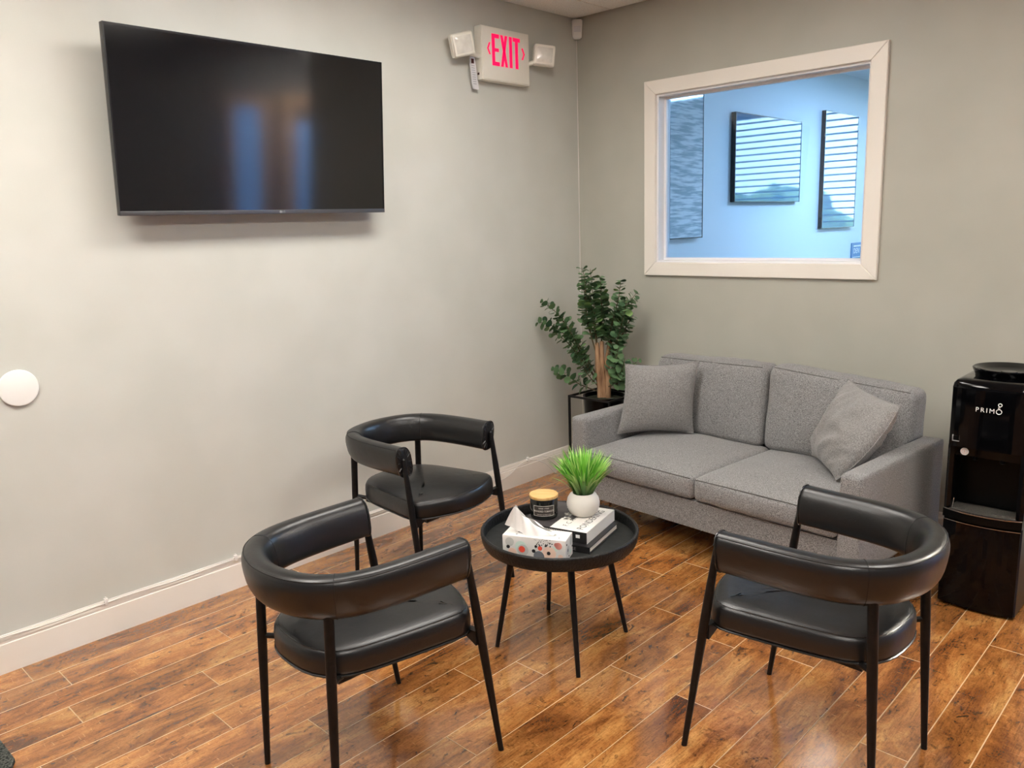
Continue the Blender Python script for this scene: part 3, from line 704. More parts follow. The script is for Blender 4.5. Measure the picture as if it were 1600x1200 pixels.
dt = MB(); dt.prism([(-hw, yb)]+bow(hw, .030, 16, yf)+[(hw, yb)], .392, .428); dt.build('drip_tray_body', 'satin_black', cl)
MB().prism([(-hw+.02, yf+.10)]+bow(hw-.012, .024, 16, yf+.008)+[(hw-.02, yf+.10)], .428, .4305).build('drip_grate', 'grate', cl)
pts = bow(hw-.002, .0305, 16, yf); MB().tube([(x, y-.0005, .4275) for x, y in pts], .0024, 6).build('tray_edge', 'silver', cl)
for x in (-.085, .05, .10): MB().tube([(x-.018, yf+.012, .4315), (x, yf+.008, .434), (x+.018, yf+.012, .4315)], .0022, 6).build('grate_clip', 'silver', cl)
al = MB(); al.box(-hw, -hw+.022, yf+.012, yb, .428, .70).box(hw-.022, hw, yf+.012, yb, .428, .70).box(-hw+.022, hw-.022, yf+.12, yb, .428, .70); al.build('alcove_shell', 'satin_black', cl)
for s in (-1, 1): MB().prism([(s*hw, yf+.014), (s*(hw-.012), yf-.002), (s*(hw-.026), yf+.006), (s*(hw-.026), yf+.03), (s*hw, yf+.03)], .4285, .70).build('front_pillar', 'gloss_black', cl)
MB().tube([(-hw+.034, yf+.004, .4345), (-hw+.036, yf+.010, .475)], [.0035, .0015], 8).build('glint_strip', 'silver', cl)
for x in (-.055, .045):
    sp = MB(); sp.tube([(x, yf+.12, .665), (x, yf+.07, .66), (x, yf+.062, .635)], [.014, .013, .009], 12); sp.build('spout', 'satin_black', cl)
    MB().box(x-.016, x+.016, yf+.04, yf+.07, .668, .678, b=.003).build('tap_lever', 'satin_black', cl)
# upper glossy front
up_ = MB(); up_.prism([(-hw, yb)]+[(-hw, yf+.014)]+[(-hw+.004, yf+.002)]+bow(hw-.004, .014, 16, yf-.002)[1:-1]+[(hw-.004, yf+.002), (hw, yf+.014), (hw, yb)], .70, .945)
up_.build('upper_housing', 'gloss_black', cl)
cap = MB(); base_poly = [(-hw, yb), (-hw, yf+.014), (-hw+.004, yf+.002)]+bow(hw-.004, .014, 16, yf-.002)[1:-1]+[(hw-.004, yf+.002), (hw, yf+.014), (hw, yb)]
n = len(base_poly); vs = [(x, y, .9455) for x, y in base_poly]
def ins(p, d, z): return (p[0]*(1-d/hw), p[1]+(d if p[1] < 0 else -d*.3), z)
vs += [ins(p, .003, .962) for p in base_poly]+[ins(p, .012, .975) for p in base_poly]+[ins(p, .03, .981) for p in base_poly]
fs = [(a*n+i, a*n+(i+1) % n, (a+1)*n+(i+1) % n, (a+1)*n+i) for a in range(3) for i in range(n)]+[tuple(range(n-1, -1, -1)), tuple(range(3*n, 4*n))]
cap.add(vs, fs, '', True).build('top_cover', 'gloss_black', cl, sharp=50)
fl_ = MB().lathe([(.118, .975), (.124, .984), (.133, 1.002), (.134, 1.008), (.130, 1.011), (.118, 1.009), (.095, .998), (.06, .990), (.03, .989), (.028, .994), (0, .994)], 64, center=(.012, .03, 0)); fl_.build('bottle_well', 'gloss_black', cl)
# lettering and badges on the front
def cfront(x, z, bulge=.014, w=hw-.004): return Vector((x, yf-.002-bulge*(1-(x/w)**2)-.0008, z))
tx = MB()
xpos = -.050
for ch, wd in (('P', .018), ('R', .020), ('I', .0115), ('M', .0235)):
    text_mb(tx, ch, .026, frame(cfront(xpos, .858), (1, 0, 0), (0, 0, 1), (0, -1, 0)), '', .0004); xpos += wd
for (cx_, cz_, r_) in ((.034, .866, .0095), (.0365, .8935, .0062), (.0335, .8815, .0030)):
    tx.tube([cfront(cx_+r_*math.cos(a*PI/12), cz_+r_*math.sin(a*PI/12)) for a in range(24)], .0016 if r_ > .004 else .001, 6, closed=True)
tx.build('brand_lettering', 'logo_white', cl)
bd = MB(); x0, z0 = -.128, .722
for a, b, c, d in ((0, .030, 0, .003), (0, .003, 0, .026), (.027, .030, 0, .026)): 
    p = cfront(x0+.015, 0).y; bd.box(x0+a, x0+b, p-.001, p+.004, z0+c, z0+d)
bd.build('indicator_frame', 'logo_grey', cl); p = cfront(x0+.015, 0).y
MB().box(x0+.004, x0+.026, p-.0005, p+.003, z0+.005, z0+.023).build('indicator_window', 'satin_black', cl)
# round sticker hangs on the alcove back panel lip
stk = MB(); c0 = Vector((-.078, yf+.0115, .683))
MB().box(-hw+.026, hw-.026, yf+.012, yf+.02, .662, .70).build('tap_panel', 'gloss_black', cl)
stk.lathe([(0, 0), (.0155, 0), (.0155, .0008), (0, .0008)], 32); stk.xf(frame((-.083, yf+.0105, .679), (1, 0, 0), (0, 0, 1), (0, -1, 0))); stk.build('round_sticker', 'logo_white', cl)
rg = MB().tube([Vector((-.083+.010*math.cos(a*PI/12), yf+.0095, .679+.010*math.sin(a*PI/12))) for a in range(24)], .0005, 6, closed=True)
text_mb(rg, '3', .012, frame((-.0865, yf+.0094, .675), (1, 0, 0), (0, 0, 1), (0, -1, 0)), '', .0002); rg.build('sticker_print', 'dot_coral', cl)
for x in (-.11, .11):
    for y in (yf+.05, yb-.04): MB().lathe([(.014, 0), (.014, .013)], 12, center=(x, y, 0)).build('foot', 'satin_black', cl)

# ================================================================== TELEVISION
tv = thing('television', (0, -2.3565, 2.0945), 0, 'large black flat screen television mounted on the left wall', 'television')
w, h = 1.299, .714; tilt = R(4); tm_ = Matrix.Translation((.135, 0, 0)) @ Matrix.Rotation(tilt, 4, 'Y')
def tvb(name, m, *boxes, b=.002):
    mb = MB()
    for q in boxes: mb.box(*q, b=b)
    return mb.xf(tm_).build(name, m, tv)
tvb('housing', 'bezel', (-.030, -.002, -w/2, w/2, -h/2, h/2))
tvb('back_shell', 'satin_black', (-.048, -.028, -w/2+.12, w/2-.12, -h/2+.03, h/2-.20), b=.008)
bz = .006
tvb('bezel', 'bezel', (-.004, .002, -w/2, -w/2+bz, -h/2, h/2), (-.004, .002, w/2-bz, w/2, -h/2, h/2), (-.004, .002, -w/2+bz, w/2-bz, h/2-bz, h/2), b=0)
tvb('lower_bezel', 'bezel_metal', (-.004, .0035, -w/2, w/2, -h/2, -h/2+.018), b=.001)
tvb('screen', 'screen', (-.003, .0005, -w/2+bz, w/2-bz, -h/2+.018, h/2-bz), b=0)
mb = MB().lathe([(0, 0), (.006, 0), (.006, .0006), (0, .0006)], 20); mb.xf(frame((.0038, .048-.05+.06, -h/2+.009), (0, 1, 0), (0, 0, 1), (1, 0, 0)))
text_mb(mb, 'LG', .013, frame((.0038, .0655, -h/2+.0045), (0, 1, 0), (0, 0, 1), (1, 0, 0)), '', .0003); mb.xf(tm_).build('maker_logo', 'logo_grey', tv)
MB().box(.002, .014, -.22, .22, -.18, .18).box(.014, .088, -.16, -.12, -.16, .12).box(.014, .088, .12, .16, -.16, .12).build('wall_bracket', 'satin_black', tv)

# ================================================================== EXIT SIGN
ex = thing('exit_sign', (0, -.718, 2.612), 0, 'white emergency exit sign with red letters and two lamp heads high on the left wall', 'exit sign')
MB().box(.001, .056, -.199, .199, -.146, .146, b=.006).build('sign_housing', 'plastic', ex)
MB().box(.0555, .060, -.193, .193, -.140, .140, b=.003).build('face_plate', 'plastic', ex)
lt = MB()
def stroke(poly): lt.add([(.0603, y, z) for y, z in poly]+[(.0625, y, z) for y, z in poly], [tuple(range(len(poly)-1, -1, -1)), tuple(range(len(poly), 2*len(poly)))]+[(i, (i+1) % len(poly), len(poly)+(i+1) % len(poly), len(poly)+i) for i in range(len(poly))])
zb, zt, sw = -.062, .108, .021
def rect(y0, y1, z0, z1): stroke([(y0, z0), (y1, z0), (y1, z1), (y0, z1)])
yE = -.118
rect(yE, yE+.022, zb, zt); rect(yE+.022, yE+.058, zt-sw, zt); rect(yE+.022, yE+.054, .014, .014+sw-.003); rect(yE+.022, yE+.058, zb, zb+sw)
yX = -.048; wX = .056
stroke([(yX, zb), (yX+.019, zb), (yX+wX, zt), (yX+wX-.019, zt)]); stroke([(yX+wX-.019, zb), (yX+wX, zb), (yX+.019, zt), (yX, zt)])
rect(.024, .046, zb, zt); rect(.074, .096, zb, zt-sw); rect(.056, .114, zt-sw, zt)
for s, yc in ((-1, -.157), (1, .128)):
    a, b = (yc, yc+.026) if s > 0 else (yc+.026, yc)
    stroke([(a, .058), (a+s*.010, .058), (b, .026), (a+s*.010, -.006), (a, -.006), (b-s*.010, .026)])
lt.build('exit_lettering', 'exit_red', ex)
MB().box(.02, .034, -.2005, -.198, -.118, -.106).build('indicator_lamp', 'dark_dot', ex)
def head(yc, zc, xc, rot, nm):
    mt = Matrix.Translation((xc, yc, zc)) @ rot
    hd = MB(); hd.box(-.045, .0, -.068, .068, -.062, .062, b=.016).xf(mt); o = hd.build('lamp_head', 'plastic', ex)
    MB().box(-.002, .006, -.061, .061, -.055, .055, b=.004).xf(mt).build('lamp_rim', 'plastic', o)
    lz = MB(); N = 8
    vs = []; fs = []
    for i in range(N+1):
        for j in range(N+1):
            u, v = 2*i/N-1, 2*j/N-1; vs.append((.004+.010*(1-max(abs(u), abs(v))**2), u*.055, v*.049))
    for i in range(N):
        for j in range(N): fs.append((i*(N+1)+j, (i+1)*(N+1)+j, (i+1)*(N+1)+j+1, i*(N+1)+j+1))
    lz.add(vs, fs, '', True).xf(mt).build('lamp_lens', 'lens', o)
    return mt
Rl = Matrix.Rotation(R(-20), 4, 'Z') @ Matrix.Rotation(R(14), 4, 'X') @ Matrix.Rotation(R(8), 4, 'Y')
head(-1.095+.718, 2.622-2.612, .10, Rl, 'l')
Rr = Matrix.Rotation(R(-34), 4, 'Z') @ Matrix.Rotation(R(-6), 4, 'X')
head(-.435+.718, 2.645-2.612, .105, Rr, 'r')
for s, yy in ((-1, -.30), (1, .23)):
    MB().tube([(.035, .195*s, -.02), (.045, yy, -.01), (.065, yy+.02*s, .0)], [.014, .013, .012], 10).build('swivel_neck', 'plastic', ex)
tg = thing('hanging_tag', (.03, -.967, 2.585), 0, 'small white paper tag hanging from the left side of the exit sign', 'tag')
mb = MB(); vs = []; fs = []
for i in range(9):
    u = i/8
    for s in (-1, 1):
        vs.append((.004*math.sin(u*3), s*(.018+.006*min(1, u*5))+.02*u*u, -.172*u))
for i in range(8): fs.append((2*i, 2*i+1, 2*i+3, 2*i+2))
o2 = len(vs); vs2 = [(x+.0008, y, z) for x, y, z in vs]
mb.add(vs+vs2, fs+[tuple(k+o2 for k in f[::-1]) for f in fs]).build('tag_paper', 'tag_paper', tg)
mb = MB()
for i in range(9):
    z = -.05-.012*i
    mb.box(.0055, .006, -.012+.01*i/9, .014+.01*i/9, z, z+.003)
mb.box(.003, .0065, -.010, .008, -.036, -.012, 'dark_dot').build('tag_print', 'tag_ink', tg)

# corner motion sensor + bead wire
se = thing('corner_sensor', (.012, -.012, 2.86), R(-45), 'small white motion sensor in the ceiling corner', 'sensor')
mb = MB(); mb.add([(.0, -.036, .056), (0, .036, .056), (.046, .034, .056), (.046, -.034, .056), (0, -.030, -.058), (0, .030, -.058), (.036, .027, -.058), (.036, -.027, -.058)],
                  [(0, 1, 2, 3), (7, 6, 5, 4), (0, 4, 5, 1), (1, 5, 6, 2), (2, 6, 7, 3), (3, 7, 4, 0)])
o = mb.build('sensor_body', 'plastic_white', se); bm = bmesh.new(); bm.from_mesh(o.data); bmesh.ops.bevel(bm, geom=bm.edges[:], offset=.006, segments=2, affect='EDGES'); bm.to_mesh(o.data); bm.free()
MB().box(.0405, .0425, -.022, .022, -.02, .03, b=.0006).build('sensor_window', 'tag_paper', se)
tag(MB().tube([(.004, -.004, 2.80), (.004, -.004, 1.5), (.004, -.004, .16)], .0028, 8).build('corner_wire', 'wire'), 'thin cream wire running down the room corner', 'wire')

# wall disc
wd = thing('wall_disc', (.001, -3.421, 1.104), 0, 'round white disc plate on the left wall at the photo edge', 'wall plate')
MB().lathe([(0, 0), (.066, 0), (.070, .003), (.0705, .007), (.068, .0105), (.062, .012), (0, .012)], 64).xf(frame((0, 0, 0), (0, 1, 0), (0, 0, 1), (1, 0, 0))).build('disc_plate', 'plastic_white', wd)

# cables clipped along the baseboard
def cable(pts, label, r=.0022):
    P = [Vector(p) for p in pts]; path = []
    for i in range(len(P)-1):
        p0, p1, p2, p3 = P[max(i-1, 0)], P[i], P[i+1], P[min(i+2, len(P)-1)]
        for j in range(4):
            u = j/4; path.append(.5*((2*p1)+(-p0+p2)*u+(2*p0-5*p1+4*p2-p3)*u*u+(-p0+3*p1-3*p2+p3)*u**3))
    path.append(P[-1]); return tag(MB().tube(path, r, 8).build('wall_cable', 'wire'), label, 'cable')
c1 = [(.020, -4.4, .158)]+[(.019, -4.3+.17*i, .1585+.0015*math.sin(i*1.3)) for i in range(22)]+[(.019, -.60, .155), (.022, -.50, .150), (.035, -.42, .135), (.05, -.34, .10), (.06, -.27, .05), (.07, -.2, .01)]
cable(c1, 'upper white cable clipped along the top of the left baseboard')
c2 = [(.022, -4.4, .147)]+[(.021, -4.3+.17*i, .148+.004*math.sin(i*2.1)) for i in range(19)]+[(.024, -1.00, .12), (.03, -.86, .085), (.032, -.78, .10), (.024, -.68, .14), (.021, -.60, .150), (.026, -.54, .140), (.05, -.46, .10), (.08, -.40, .03), (.10, -.34, .004)]
cable(c2, 'lower white cable looping down from the left baseboard near the plant')
cp0 = None
for y in (-3.223, -2.637, -2.05, -1.45, -.594):
    if cp0 is None:
        cp0 = MB().box(-.003, .012, -.007, .007, -.016, .012, b=.002).tube([(.004, 0, .012), (.004, 0, .018)], .003, 8).build('cable_clip', 'wire'); o = cp0
    else: o = bpy.data.objects.new('cable_clip', cp0.data); link(o)
    o.location = (.0135, y, .157)
    lab = {-3.223: 'white cable clip on the left baseboard, nearest the left photo edge', -2.637: 'white cable clip on the left baseboard beside the near armchair', -2.05: 'white cable clip on the left baseboard behind the wall armchair', -1.45: 'white cable clip on the left baseboard right of the wall armchair', -.594: 'white cable clip on the left baseboard where two cables drop'}[y]
    tag(o, lab, 'clip', 'cable clips on the baseboard')

# rug corner
rg = MB(); pts = [(-.0+.49, -3.76), (.66, -3.757), (.695, -3.775), (.71, -3.81), (.71, -5.4), (.12, -5.4), (.12, -3.76)]
rg.prism(pts, .001, .014); o = rg.build('rug', 'rug'); tag(o, 'dark grey rug corner at the lower left of the photo', 'rug')

# ================================================================== PLANT STAND, PLANT
sd = thing('plant_stand', (.455, -.345, 0), 0, 'square black metal plant stand in the corner behind the sofa', 'plant stand')
sq = .155; b = .006
for sx in (-1, 1):
    for sy in (-1, 1): MB().box(sx*sq-b, sx*sq+b, sy*sq-b, sy*sq+b, 0, .600).build('leg', 'black_metal', sd)
tf = MB().box(-sq+b, sq-b, -sq-b, -sq+b, .588, .600).box(-sq+b, sq-b, sq-b, sq+b, .588, .600).box(-sq-b, -sq+b, -sq+b, sq-b, .588, .600).box(sq-b, sq+b, -sq+b, sq-b, .588, .600); tf.build('top_frame', 'black_metal', sd)
MB().box(-sq+b, sq-b, -b, b, .33, .342).box(-b, b, -sq+b, sq-b, .342, .346).build('pot_support', 'black_metal', sd)
pl = thing('potted_eucalyptus', (.455, -.345, .347), 0, 'tall artificial eucalyptus tree in a black pot on the corner stand', 'plant')
MB().lathe([(.0, 0), (.112, 0), (.118, .005), (.130, .235), (.134, .240), (.134, .246), (.127, .246), (.124, .222), (0, .222)], 48).build('pot', 'satin_black', pl)
MB().lathe([(0, .223), (.122, .223), (0, .232)][:2]+[(0.0, .235)], 32).build('soil', 'soil', pl)
PO = Vector((.455, -.345, .347))
trunks = [[(.435, -.36, .565), (.425, -.36, .70), (.415, -.355, .82), (.405, -.35, .92)], [(.452, -.35, .565), (.450, -.35, .70), (.438, -.345, .82), (.436, -.34, .93)], [(.478, -.34, .565), (.480, -.335, .70), (.470, -.33, .82), (.485, -.32, .93)]]
for tpts in trunks:
    P = [Vector(p)-PO for p in tpts]; MB().tube([P[0], (P[0]+P[1])/2+Vector((.003, 0, 0)), P[1], (P[1]+P[2])/2-Vector((.004, 0, 0)), P[2], P[3]], [.0185, .0175, .0175, .0165, .016, .013], 12).build('trunk', 'bark', pl)
BR = dict(A=[(0.42, -0.352, 0.781), (0.395, -0.35, 1.061), (0.345, -0.33, 1.373)], A2=[(0.430, -0.34, 0.82), (0.422, -0.32, 1.099), (0.4, -0.3, 1.325)],
 A3=[(0.415, -0.355, 0.822), (0.359, -0.38, 1.062), (0.343, -0.38, 1.298), (0.319, -0.38, 1.384)], B=[(0.45, -0.335, 0.778), (0.48, -0.3, 1.021), (0.52, -0.28, 1.186), (0.526, -0.26, 1.302)],
 B2=[(0.47, -0.335, 0.741), (0.55, -0.33, 0.95), (0.592, -0.32, 1.107), (0.616, -0.32, 1.205)], C=[(0.47, -0.32, 0.897), (0.534, -0.26, 1.098), (0.611, -0.22, 1.223)],
 D=[(0.425, -0.36, 0.701), (0.313, -0.41, 0.902), (0.204, -0.46, 1.082), (0.075, -0.48, 1.178)], D2=[(0.43, -0.362, 0.664), (0.356, -0.42, 0.826), (0.289, -0.46, 0.987), (0.197, -0.47, 1.094)],
 D3=[(0.43, -0.365, 0.643), (0.369, -0.42, 0.747), (0.32, -0.45, 0.888)], E=[(0.43, -0.365, 0.615), (0.316, -0.42, 0.659), (0.221, -0.43, 0.713), (0.12, -0.43, 0.736)],
 F=[(0.47, -0.345, 0.643), (0.584, -0.36, 0.691), (0.62, -0.36, 0.747)], F2=[(0.475, -0.33, 0.635), (0.536, -0.28, 0.702), (0.649, -0.25, 0.821)],
 G=[(0.480, -0.335, 0.708), (0.575, -0.38, 0.845), (0.600, -0.39, 0.912)], G2=[(0.485, -0.335, 0.668), (0.600, -0.36, 0.765), (0.632, -0.37, 0.846)])
for key in ('A', 'A2', 'A3', 'B', 'B2', 'D', 'D2', 'C', 'B', 'A2', 'B2', 'G2'):
    rj = random.Random(key+str(len(BR))); j = Vector((rj.uniform(-.035, .035), rj.uniform(-.03, .05), rj.uniform(-.03, .0)))
    BR[key+'_'+str(len(BR))] = [BR[key][0]]+[tuple(Vector(p)+j*(.6+.4*i)+Vector((0, 0, -.05*i))) for i, p in enumerate(BR[key][1:])]
lm = []
for k_ in range(3):
    N = 10; vs = [(0, 0, 0)]; 
    for i in range(N):
        th = 2*PI*i/N; x = .5+.5*math.cos(th); y = .52*math.sin(th)*(1+.1*math.cos(th)); vs.append((x, y, .10*(abs(y)*2)**2*(1 if k_ else -1)-.06*k_*x*x))
    vs.append((.5, 0, -.02)); fs = [(11, 1+i, 1+(i+1) % N) for i in range(N)]+[(0, 6, 7)]
    me = bpy.data.meshes.new('leaf'); me.from_pydata(vs, [], fs[:N]); me.materials.append(M['leaf']); me.update()
    for p in me.polygons: p.use_smooth = True
    lm.append(me)
rnd = random.Random(11); nleaf = 0; extra = MB(); order = []
start = dict(A=.30, A2=.28, A3=.35, B=.30, B2=.30, C=.45, D=.30, D2=.22, D3=.15, E=.22, F=.35, F2=.40, G=.25, G2=.25)
for key, pts in BR.items():
    P = [Vector(p)-PO for p in pts]; path = []
    for i in range(len(P)-1):
        p0, p1, p2, p3 = P[max(i-1, 0)], P[i], P[i+1], P[min(i+2, len(P)-1)]
        for j in range(8):
            u = j/8; path.append(.5*((2*p1)+(-p0+p2)*u+(2*p0-5*p1+4*p2-p3)*u*u+(-p0+3*p1-3*p2+p3)*u**3))
    path.append(P[-1]); MB().tube(path, [.0042-.003*i/(len(path)-1) for i in range(len(path))], 6).build('branch', 'stem', pl)
    Ls = [0]
    for i in range(1, len(path)): Ls.append(Ls[-1]+(path[i]-path[i-1]).length)
    s = Ls[-1]*start[key.split('_')[0]]; step = .019 if key[0] in 'AB' else .021; ph = rnd.random()*6
    while s <= Ls[-1]:
        i = max(j for j in range(len(Ls)) if Ls[j] <= s); i = min(i, len(path)-2)
        p = path[i].lerp(path[i+1], (s-Ls[i])/(Ls[i+1]-Ls[i])); t_ = (path[i+1]-path[i]).normalized()
        a = t_.orthogonal().normalized(); b2 = t_.cross(a)
        fr_ = s/Ls[-1]; sz = (.050-.018*max(0, fr_-.7)/.3)*rnd.uniform(.8, 1.15)
        for q in (0, PI):
            d = (a*math.cos(ph+q)+b2*math.sin(ph+q)+t_*rnd.uniform(.15, .55)).normalized()
            wv = d.cross(t_).normalized(); nn = wv.cross(d).normalized()
            # twist a little
            tw = Matrix.Rotation(rnd.uniform(-.6, .6), 3, d); wv = tw @ wv; nn = tw @ nn
            off = p+d*.006
            mt = frame(off, d*sz, wv*sz, nn*sz)
            if (off+d*sz+PO).x < .022 or (off+d*sz+PO).y > -.02: continue
            order.append((mt, rnd.randrange(3)))
        ph += 1.45+rnd.uniform(-.3, .3); s += step*rnd.uniform(.85, 1.15)

rnd.shuffle(order)
for k_, (mt, li) in enumerate(order):
    if k_ < 295: o = bpy.data.objects.new('leaf', lm[li]); o.parent = pl; o.matrix_local = mt; col.objects.link(o)
    else: extra.add([mt @ v.co for v in lm[li].vertices], [list(p.vertices) for p in lm[li].polygons], '', True)
if extra.v: o = extra.build('small_leaves', 'leaf', pl); o['kind'] = 'stuff'
print('leaves', len(order), 'planks', npl)

# ================================================================== THINGS ON THE TABLE
TZ = .438
# tissue box
A = R(23.8)
tbx = thing('tissue_box', (1.547, -2.195, TZ), A, 'white tissue box with red, black and grey dots on the coffee table', 'tissue box')
L, Wd, Hh = .245, .092, .084
MB().box(-L/2, L/2, -Wd/2, Wd/2, 0, Hh, b=.0015).build('carton', 'tissue_box', tbx)
MB().lathe([(0, Hh), (1, Hh), (1, Hh+.0005), (0, Hh+.0005)], 32).xf(Matrix.Diagonal((.075, .024, 1, 1))).build('opening', 'dot_pale', tbx)
# printed dots on front (-y), right side (+x) and top
def dots(side, lst):
    sp = MB()
    for c, u, v, r in lst:
        mb = sp if r < .0026 else MB(); st = len(mb.v); e = {'red': .0009, 'black': .0011, 'grey': .0006, 'pale': .0003, 'peach': .0004, 'coral': .0007, 'mint': .0002}[c]
        mb.lathe([(0, 0), (r, 0), (r, e), (0, e)], 22 if r > .004 else 8)
        if side == 'front': mt = frame((-L/2+u, -Wd/2, v), (1, 0, 0), (0, 0, 1), (0, -1, 0))
        elif side == 'right': mt = frame((L/2, -Wd/2+u, v), (0, 1, 0), (0, 0, 1), (1, 0, 0))
        else: mt = frame((-L/2+u, -Wd/2+v, Hh), (1, 0, 0), (0, 1, 0), (0, 0, 1))
        mb.xf(mt, st)
        if mb is not sp: mb.build('printed_dot', 'dot_'+c, tbx)
    if sp.v: o = sp.build('printed_speckles', 'dot_black', tbx); o['kind'] = 'stuff'
fl2 = [('pale', .028, .060, .017), ('black', .022, .040, .0068), ('peach', .038, .020, .0165), ('mint', .072, .045, .022), ('pale', .080, .032, .022), ('red', .076, .035, .0125), ('black', .122, .033, .007), ('black', .131, .052, .005), ('red', .147, .046, .0085),
       ('grey', .142, .014, .021), ('peach', .182, .030, .026), ('black', .180, .030, .007), ('coral', .218, .062, .0135), ('coral', .210, .065, .009), ('peach', .225, .020, .010), ('mint', .205, .050, .010)]
r_ = random.Random(3)
for i in range(46):
    u, v = r_.uniform(.125, .195), r_.uniform(.055, .082); fl2.append(('black', u, v, .0008+.0016*(1-(v-.055)/.03)))
dots('front', fl2)
dots('right', [('pale', .030, .038, .017), ('grey', .028, .038, .006), ('black', .014, .064, .004), ('pale', .070, .060, .016), ('black', .084, .034, .004), ('black', .040, .012, .003), ('mint', .060, .022, .010)])
dots('top', [('black', .052, .045, .0045), ('grey', .050, .020, .004), ('coral', .178, .045, .005), ('grey', .214, .022, .003), ('mint', .10, .012, .009), ('peach', .12, .078, .008)])
# tissue: crumpled fin rising to the upper left
N1, N2 = 26, 18; mb = MB()
def quad3(p, q, r, u): return p*(1-u)**2+q*2*u*(1-u)+r*u*u
for sd in (1, -1):
    vs = []; fs = []
    for i in range(N1+1):
        for j in range(N2+1):
            u, v = i/N1, j/N2
            bt = quad3(Vector((-.122, 0, Hh+.030)), Vector((-.050, 0, Hh-.012)), Vector((.052, 0, Hh+.001)), u)
            tp = quad3(Vector((-.094, 0, Hh+.112)), Vector((-.052, 0, Hh+.050)), Vector((.070, 0, Hh+.004)), u)
            if u < .22: tp = tp+Vector((.006*(1-u/.22), 0, -.012*((.22-u)/.22)**2))
            p = bt.lerp(tp, math.sin(v*PI/2)**.85)
            puff = (.030*(1-v)**.8*(.25+.75*u)+.006)*(1 if sd > 0 else -1)
            p.y = puff*(.6+.4*math.sin(u*PI))+.007*math.sin(u*9+sd)*(1-v*.5)+.004*math.sin(u*23+v*5+sd*2)
            p.z += .003*math.sin(u*15+v*6)*v; p.z = max(p.z, Hh+.0008) if u > .25 else p.z
            vs.append(p)
    for i in range(N1):
        for j in range(N2):
            q = (i*(N2+1)+j, (i+1)*(N2+1)+j, (i+1)*(N2+1)+j+1, i*(N2+1)+j+1); fs.append(q)
    mb.add(vs, fs, '', True)
o = mb.build('tissue_sheet', 'tissue', tbx, sharp=80)
# books
BA = R(14.5)
lb = thing('book', (1.512, -1.972, TZ), BA, 'black covered book under the large white book on the table', 'book', 'books stacked on the coffee table')
w2, d2 = .306, .284
MB().box(-w2/2, w2/2, -d2/2, d2/2, 0, .003).box(-w2/2, w2/2, -d2/2, d2/2, .023, .026).box(-w2/2, w2/2, -d2/2, -d2/2+.004, .003, .023).build('cover', 'book_black', lb)
MB().box(-w2/2+.006, w2/2-.005, -d2/2+.006, d2/2-.005, .003, .023).build('pages', 'page', lb)
tm = MB(); text_mb(tm, 'LIBRE', .017, frame((w2/2-.105, -d2/2-.0004, .0065), (1, 0, 0), (0, 0, 1), (0, -1, 0)), '', .0003, 1.2); tm.build('spine_lettering', 'logo_grey', lb)
ub = thing('book', (1.494, -1.957, TZ+.0265), BA, 'thick white and dark photo cover book with grey lettering, topmost on the table', 'book', 'books stacked on the coffee table')
w3, d3, t3 = .290, .278, .045
MB().box(-w3/2, w3/2, -d3/2, d3/2, 0, .0025).box(-w3/2, w3/2, -d3/2, d3/2, t3-.0025, t3).box(-w3/2, w3/2, -d3/2, -d3/2+.003, .0025, t3-.0025).build('cover', 'book_black', ub)
MB().box(-w3/2+.005, w3/2-.002, -d3/2+.004, d3/2-.004, .0025, t3-.0025).build('pages', 'page', ub)
cv = MB(); e = t3+.0005
cv.prism([(-w3/2+.001, -d3/2+.001), (.0-.010, -d3/2+.001), (.0-.010, -.035), (.040, -.035), (.040, d3/2-.001), (-w3/2+.001, d3/2-.001)], t3, e); cv.build('cover_photo', 'book_grey', ub)
MB().prism([(-.0095, -d3/2+.001), (w3/2-.001, -d3/2+.001), (w3/2-.001, d3/2-.001), (.0405, d3/2-.001), (.0405, -.0355), (-.0095, -.0355)], t3, e).build('cover_white', 'paper', ub)
MB().box(w3/2-.0025, w3/2+.0002, -d3/2+.001, d3/2-.001, .0, t3).build('fore_edge_cover', 'paper', ub)
for (cx_, cy_, n_, sz) in ((-.118, .010, 5, .020), (-.100, -.068, 5, .019), (.000, .020, 6, .024), (.010, -.030, 6, .022), (.018, .075, 5, .022), (-.03, .095, 5, .018)):
    fp = MB()
    for i in range(n_):
        th = 2*PI*i/n_+cx_*30; st = len(fp.v); fp.lathe([(0, 0), (1, 0), (1, .0005), (0, .0005)], 10)
        fp.xf(Matrix.Translation((cx_+sz*.42*math.cos(th), cy_+sz*.42*math.sin(th), e)) @ Matrix.Rotation(th, 4, 'Z') @ Matrix.Diagonal((sz*.5, sz*.26, 1, 1)), st)
    fp.build('cover_flower', 'petal', ub)
tm = MB(); text_mb(tm, 'F. C. ARTOIS', .030, frame((.048, -d3/2+.035, e), (0, 1, 0), (-1, 0, 0), (0, 0, 1)), '', .0002, .9)
text_mb(tm, 'PONDERING', .040, frame((.118, -d3/2+.024, e), (0, 1, 0), (-1, 0, 0), (0, 0, 1)), '', .0002, .98); tm.build('cover_lettering', 'ink', ub)
# spine: white comb of teeth along the lower edge of the near face, logo box
cb = MB(); yq = -d3/2-.0006
cb.box(-w3/2+.002, w3/2-.062, yq, yq+.001, .001, t3-.010)
for i in range(30):
    x = -w3/2+.004+i*.0075
    if x < w3/2-.068: cb.box(x, x+.004, yq, yq+.001, t3-.010, t3-.0055)
cb.build('spine_band', 'paper', ub)
MB().box(w3/2-.045, w3/2-.028, yq, yq+.001, .020, .033, b=.0004).build('spine_mark', 'logo_white', ub)
UT = TZ+.0265+t3+.0011
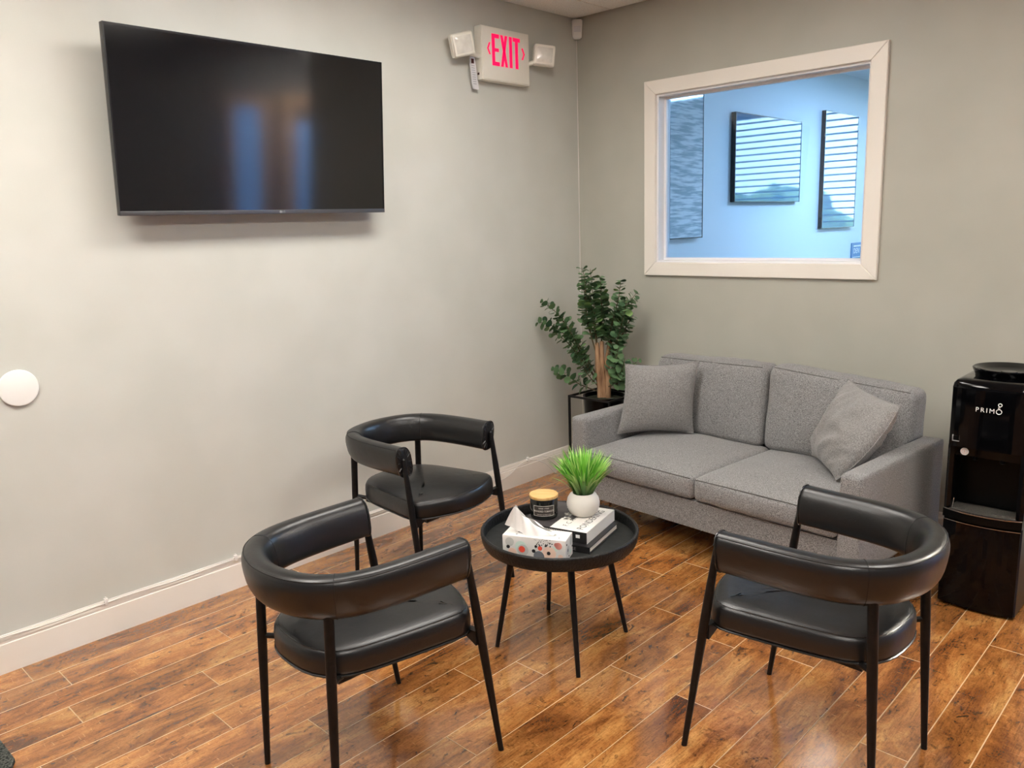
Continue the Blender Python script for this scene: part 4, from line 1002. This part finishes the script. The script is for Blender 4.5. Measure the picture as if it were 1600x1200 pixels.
# candle
cd = thing('candle_jar', (1.425, -2.018, UT), R(30), 'black glass candle jar with bamboo lid on the book', 'candle')
MB().lathe([(0, 0), (.050, 0), (.0535, .003), (.0545, .010), (.0545, .080), (.053, .082), (0, .082)], 56).build('jar', 'jar', cd)
MB().lathe([(0, .082), (.056, .082), (.0575, .084), (.0575, .0925), (.0555, .0945), (0, .0945)], 56).build('lid', 'bamboo', cd)
lb_ = MB(); r0 = .0548
camdir = math.atan2(-4.293+2.018, 3.465-1.425)-R(30)
def cyl(a, z, rr=r0): return Vector((rr*math.cos(camdir+a), rr*math.sin(camdir+a), z))
n = 16; a0, a1 = -.78, .78; o_ = -.02
vs = [cyl(a0+(a1-a0)*i/n+o_, z, r0) for z in (.018, .060) for i in range(n+1)]
MB().add(vs, [(i, i+1, n+2+i, n+1+i) for i in range(n)], '', True).build('label', 'label', cd)
fr = MB()
for z in (.019, .059): fr.tube([cyl(a0+(a1-a0)*i/n+o_, z, r0+.0003) for i in range(n+1)], .0007, 5)
for a in (a0, a1): fr.tube([cyl(a+o_, .019, r0+.0003), cyl(a+o_, .059, r0+.0003)], .0007, 5)
def curved(s, size, z, sx):
    tmb = MB(); text_mb(tmb, s, size, Matrix.Identity(4), '', .0001, sx, 'CENTER')
    fr.add([cyl(v.x/r0+o_, z+v.y, r0+.0004+v.z) for v in tmb.v], tmb.f)
curved('SAND + FOG', .0072, .0475, 1.0); curved('BRANDIED TOBACCO', .0098, .035, .86); curved('SCENTED CANDLE 12 OZ', .004, .0235, 1.2)
fr.build('label_print', 'label_line', cd)
# potted grass
pg = thing('potted_grass', (1.534, -1.905, UT), 0, 'white round pot of bright green artificial grass on the book', 'plant')
MB().lathe([(0, 0), (.036, 0), (.046, .004), (.058, .018), (.065, .038), (.066, .052), (.062, .070), (.053, .085), (.044, .092), (.041, .091), (.040, .082), (0, .080)], 56).build('pot', 'white_pot', pg)
MB().lathe([(0, .081), (.0395, .081), (0, .086)][:2]+[(0, .088)], 24).build('moss', 'soil', pg)
gb = MB(); r_ = random.Random(21)
for i in range(360):
    th = r_.uniform(0, 2*PI); rr = .034*math.sqrt(r_.random()); out = rr/.034
    sp_ = r_.uniform(.15, 1)**1.0*(.35+.65*out); Lb = r_.uniform(.13, .20); lean = 1.15*sp_; wd_ = r_.uniform(.0026, .0050)
    az = th+r_.uniform(-.5, .5); d = Vector((math.cos(az), math.sin(az), 0)); side = Vector((-d.y, d.x, 0)); side = Matrix.Rotation(r_.uniform(-1.2, 1.2), 3, 'Z') @ side
    p = Vector((rr*math.cos(th), rr*math.sin(th), .080)); K = 5; vs = []; cur = p.copy()
    for k in range(K+1):
        u = k/K; ang = lean*(.45+.75*u); wk = wd_*(1-.15*u)*(1 if k < K else .05)*(.7+.6*math.sin(PI*min(.9, u+.1)))
        vs += [cur-side*wk, cur+side*wk]; cur = cur+(d*math.sin(ang)+Vector((0, 0, math.cos(ang))))*(Lb/K)
    gb.add(vs, [(2*k, 2*k+1, 2*k+3, 2*k+2) for k in range(K)], '', True)
me_v = gb.v
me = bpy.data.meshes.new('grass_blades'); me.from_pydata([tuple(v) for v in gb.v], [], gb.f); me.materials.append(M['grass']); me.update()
for p in me.polygons: p.use_smooth = True
o = link(bpy.data.objects.new('grass_blades', me), pg); o['kind'] = 'stuff'
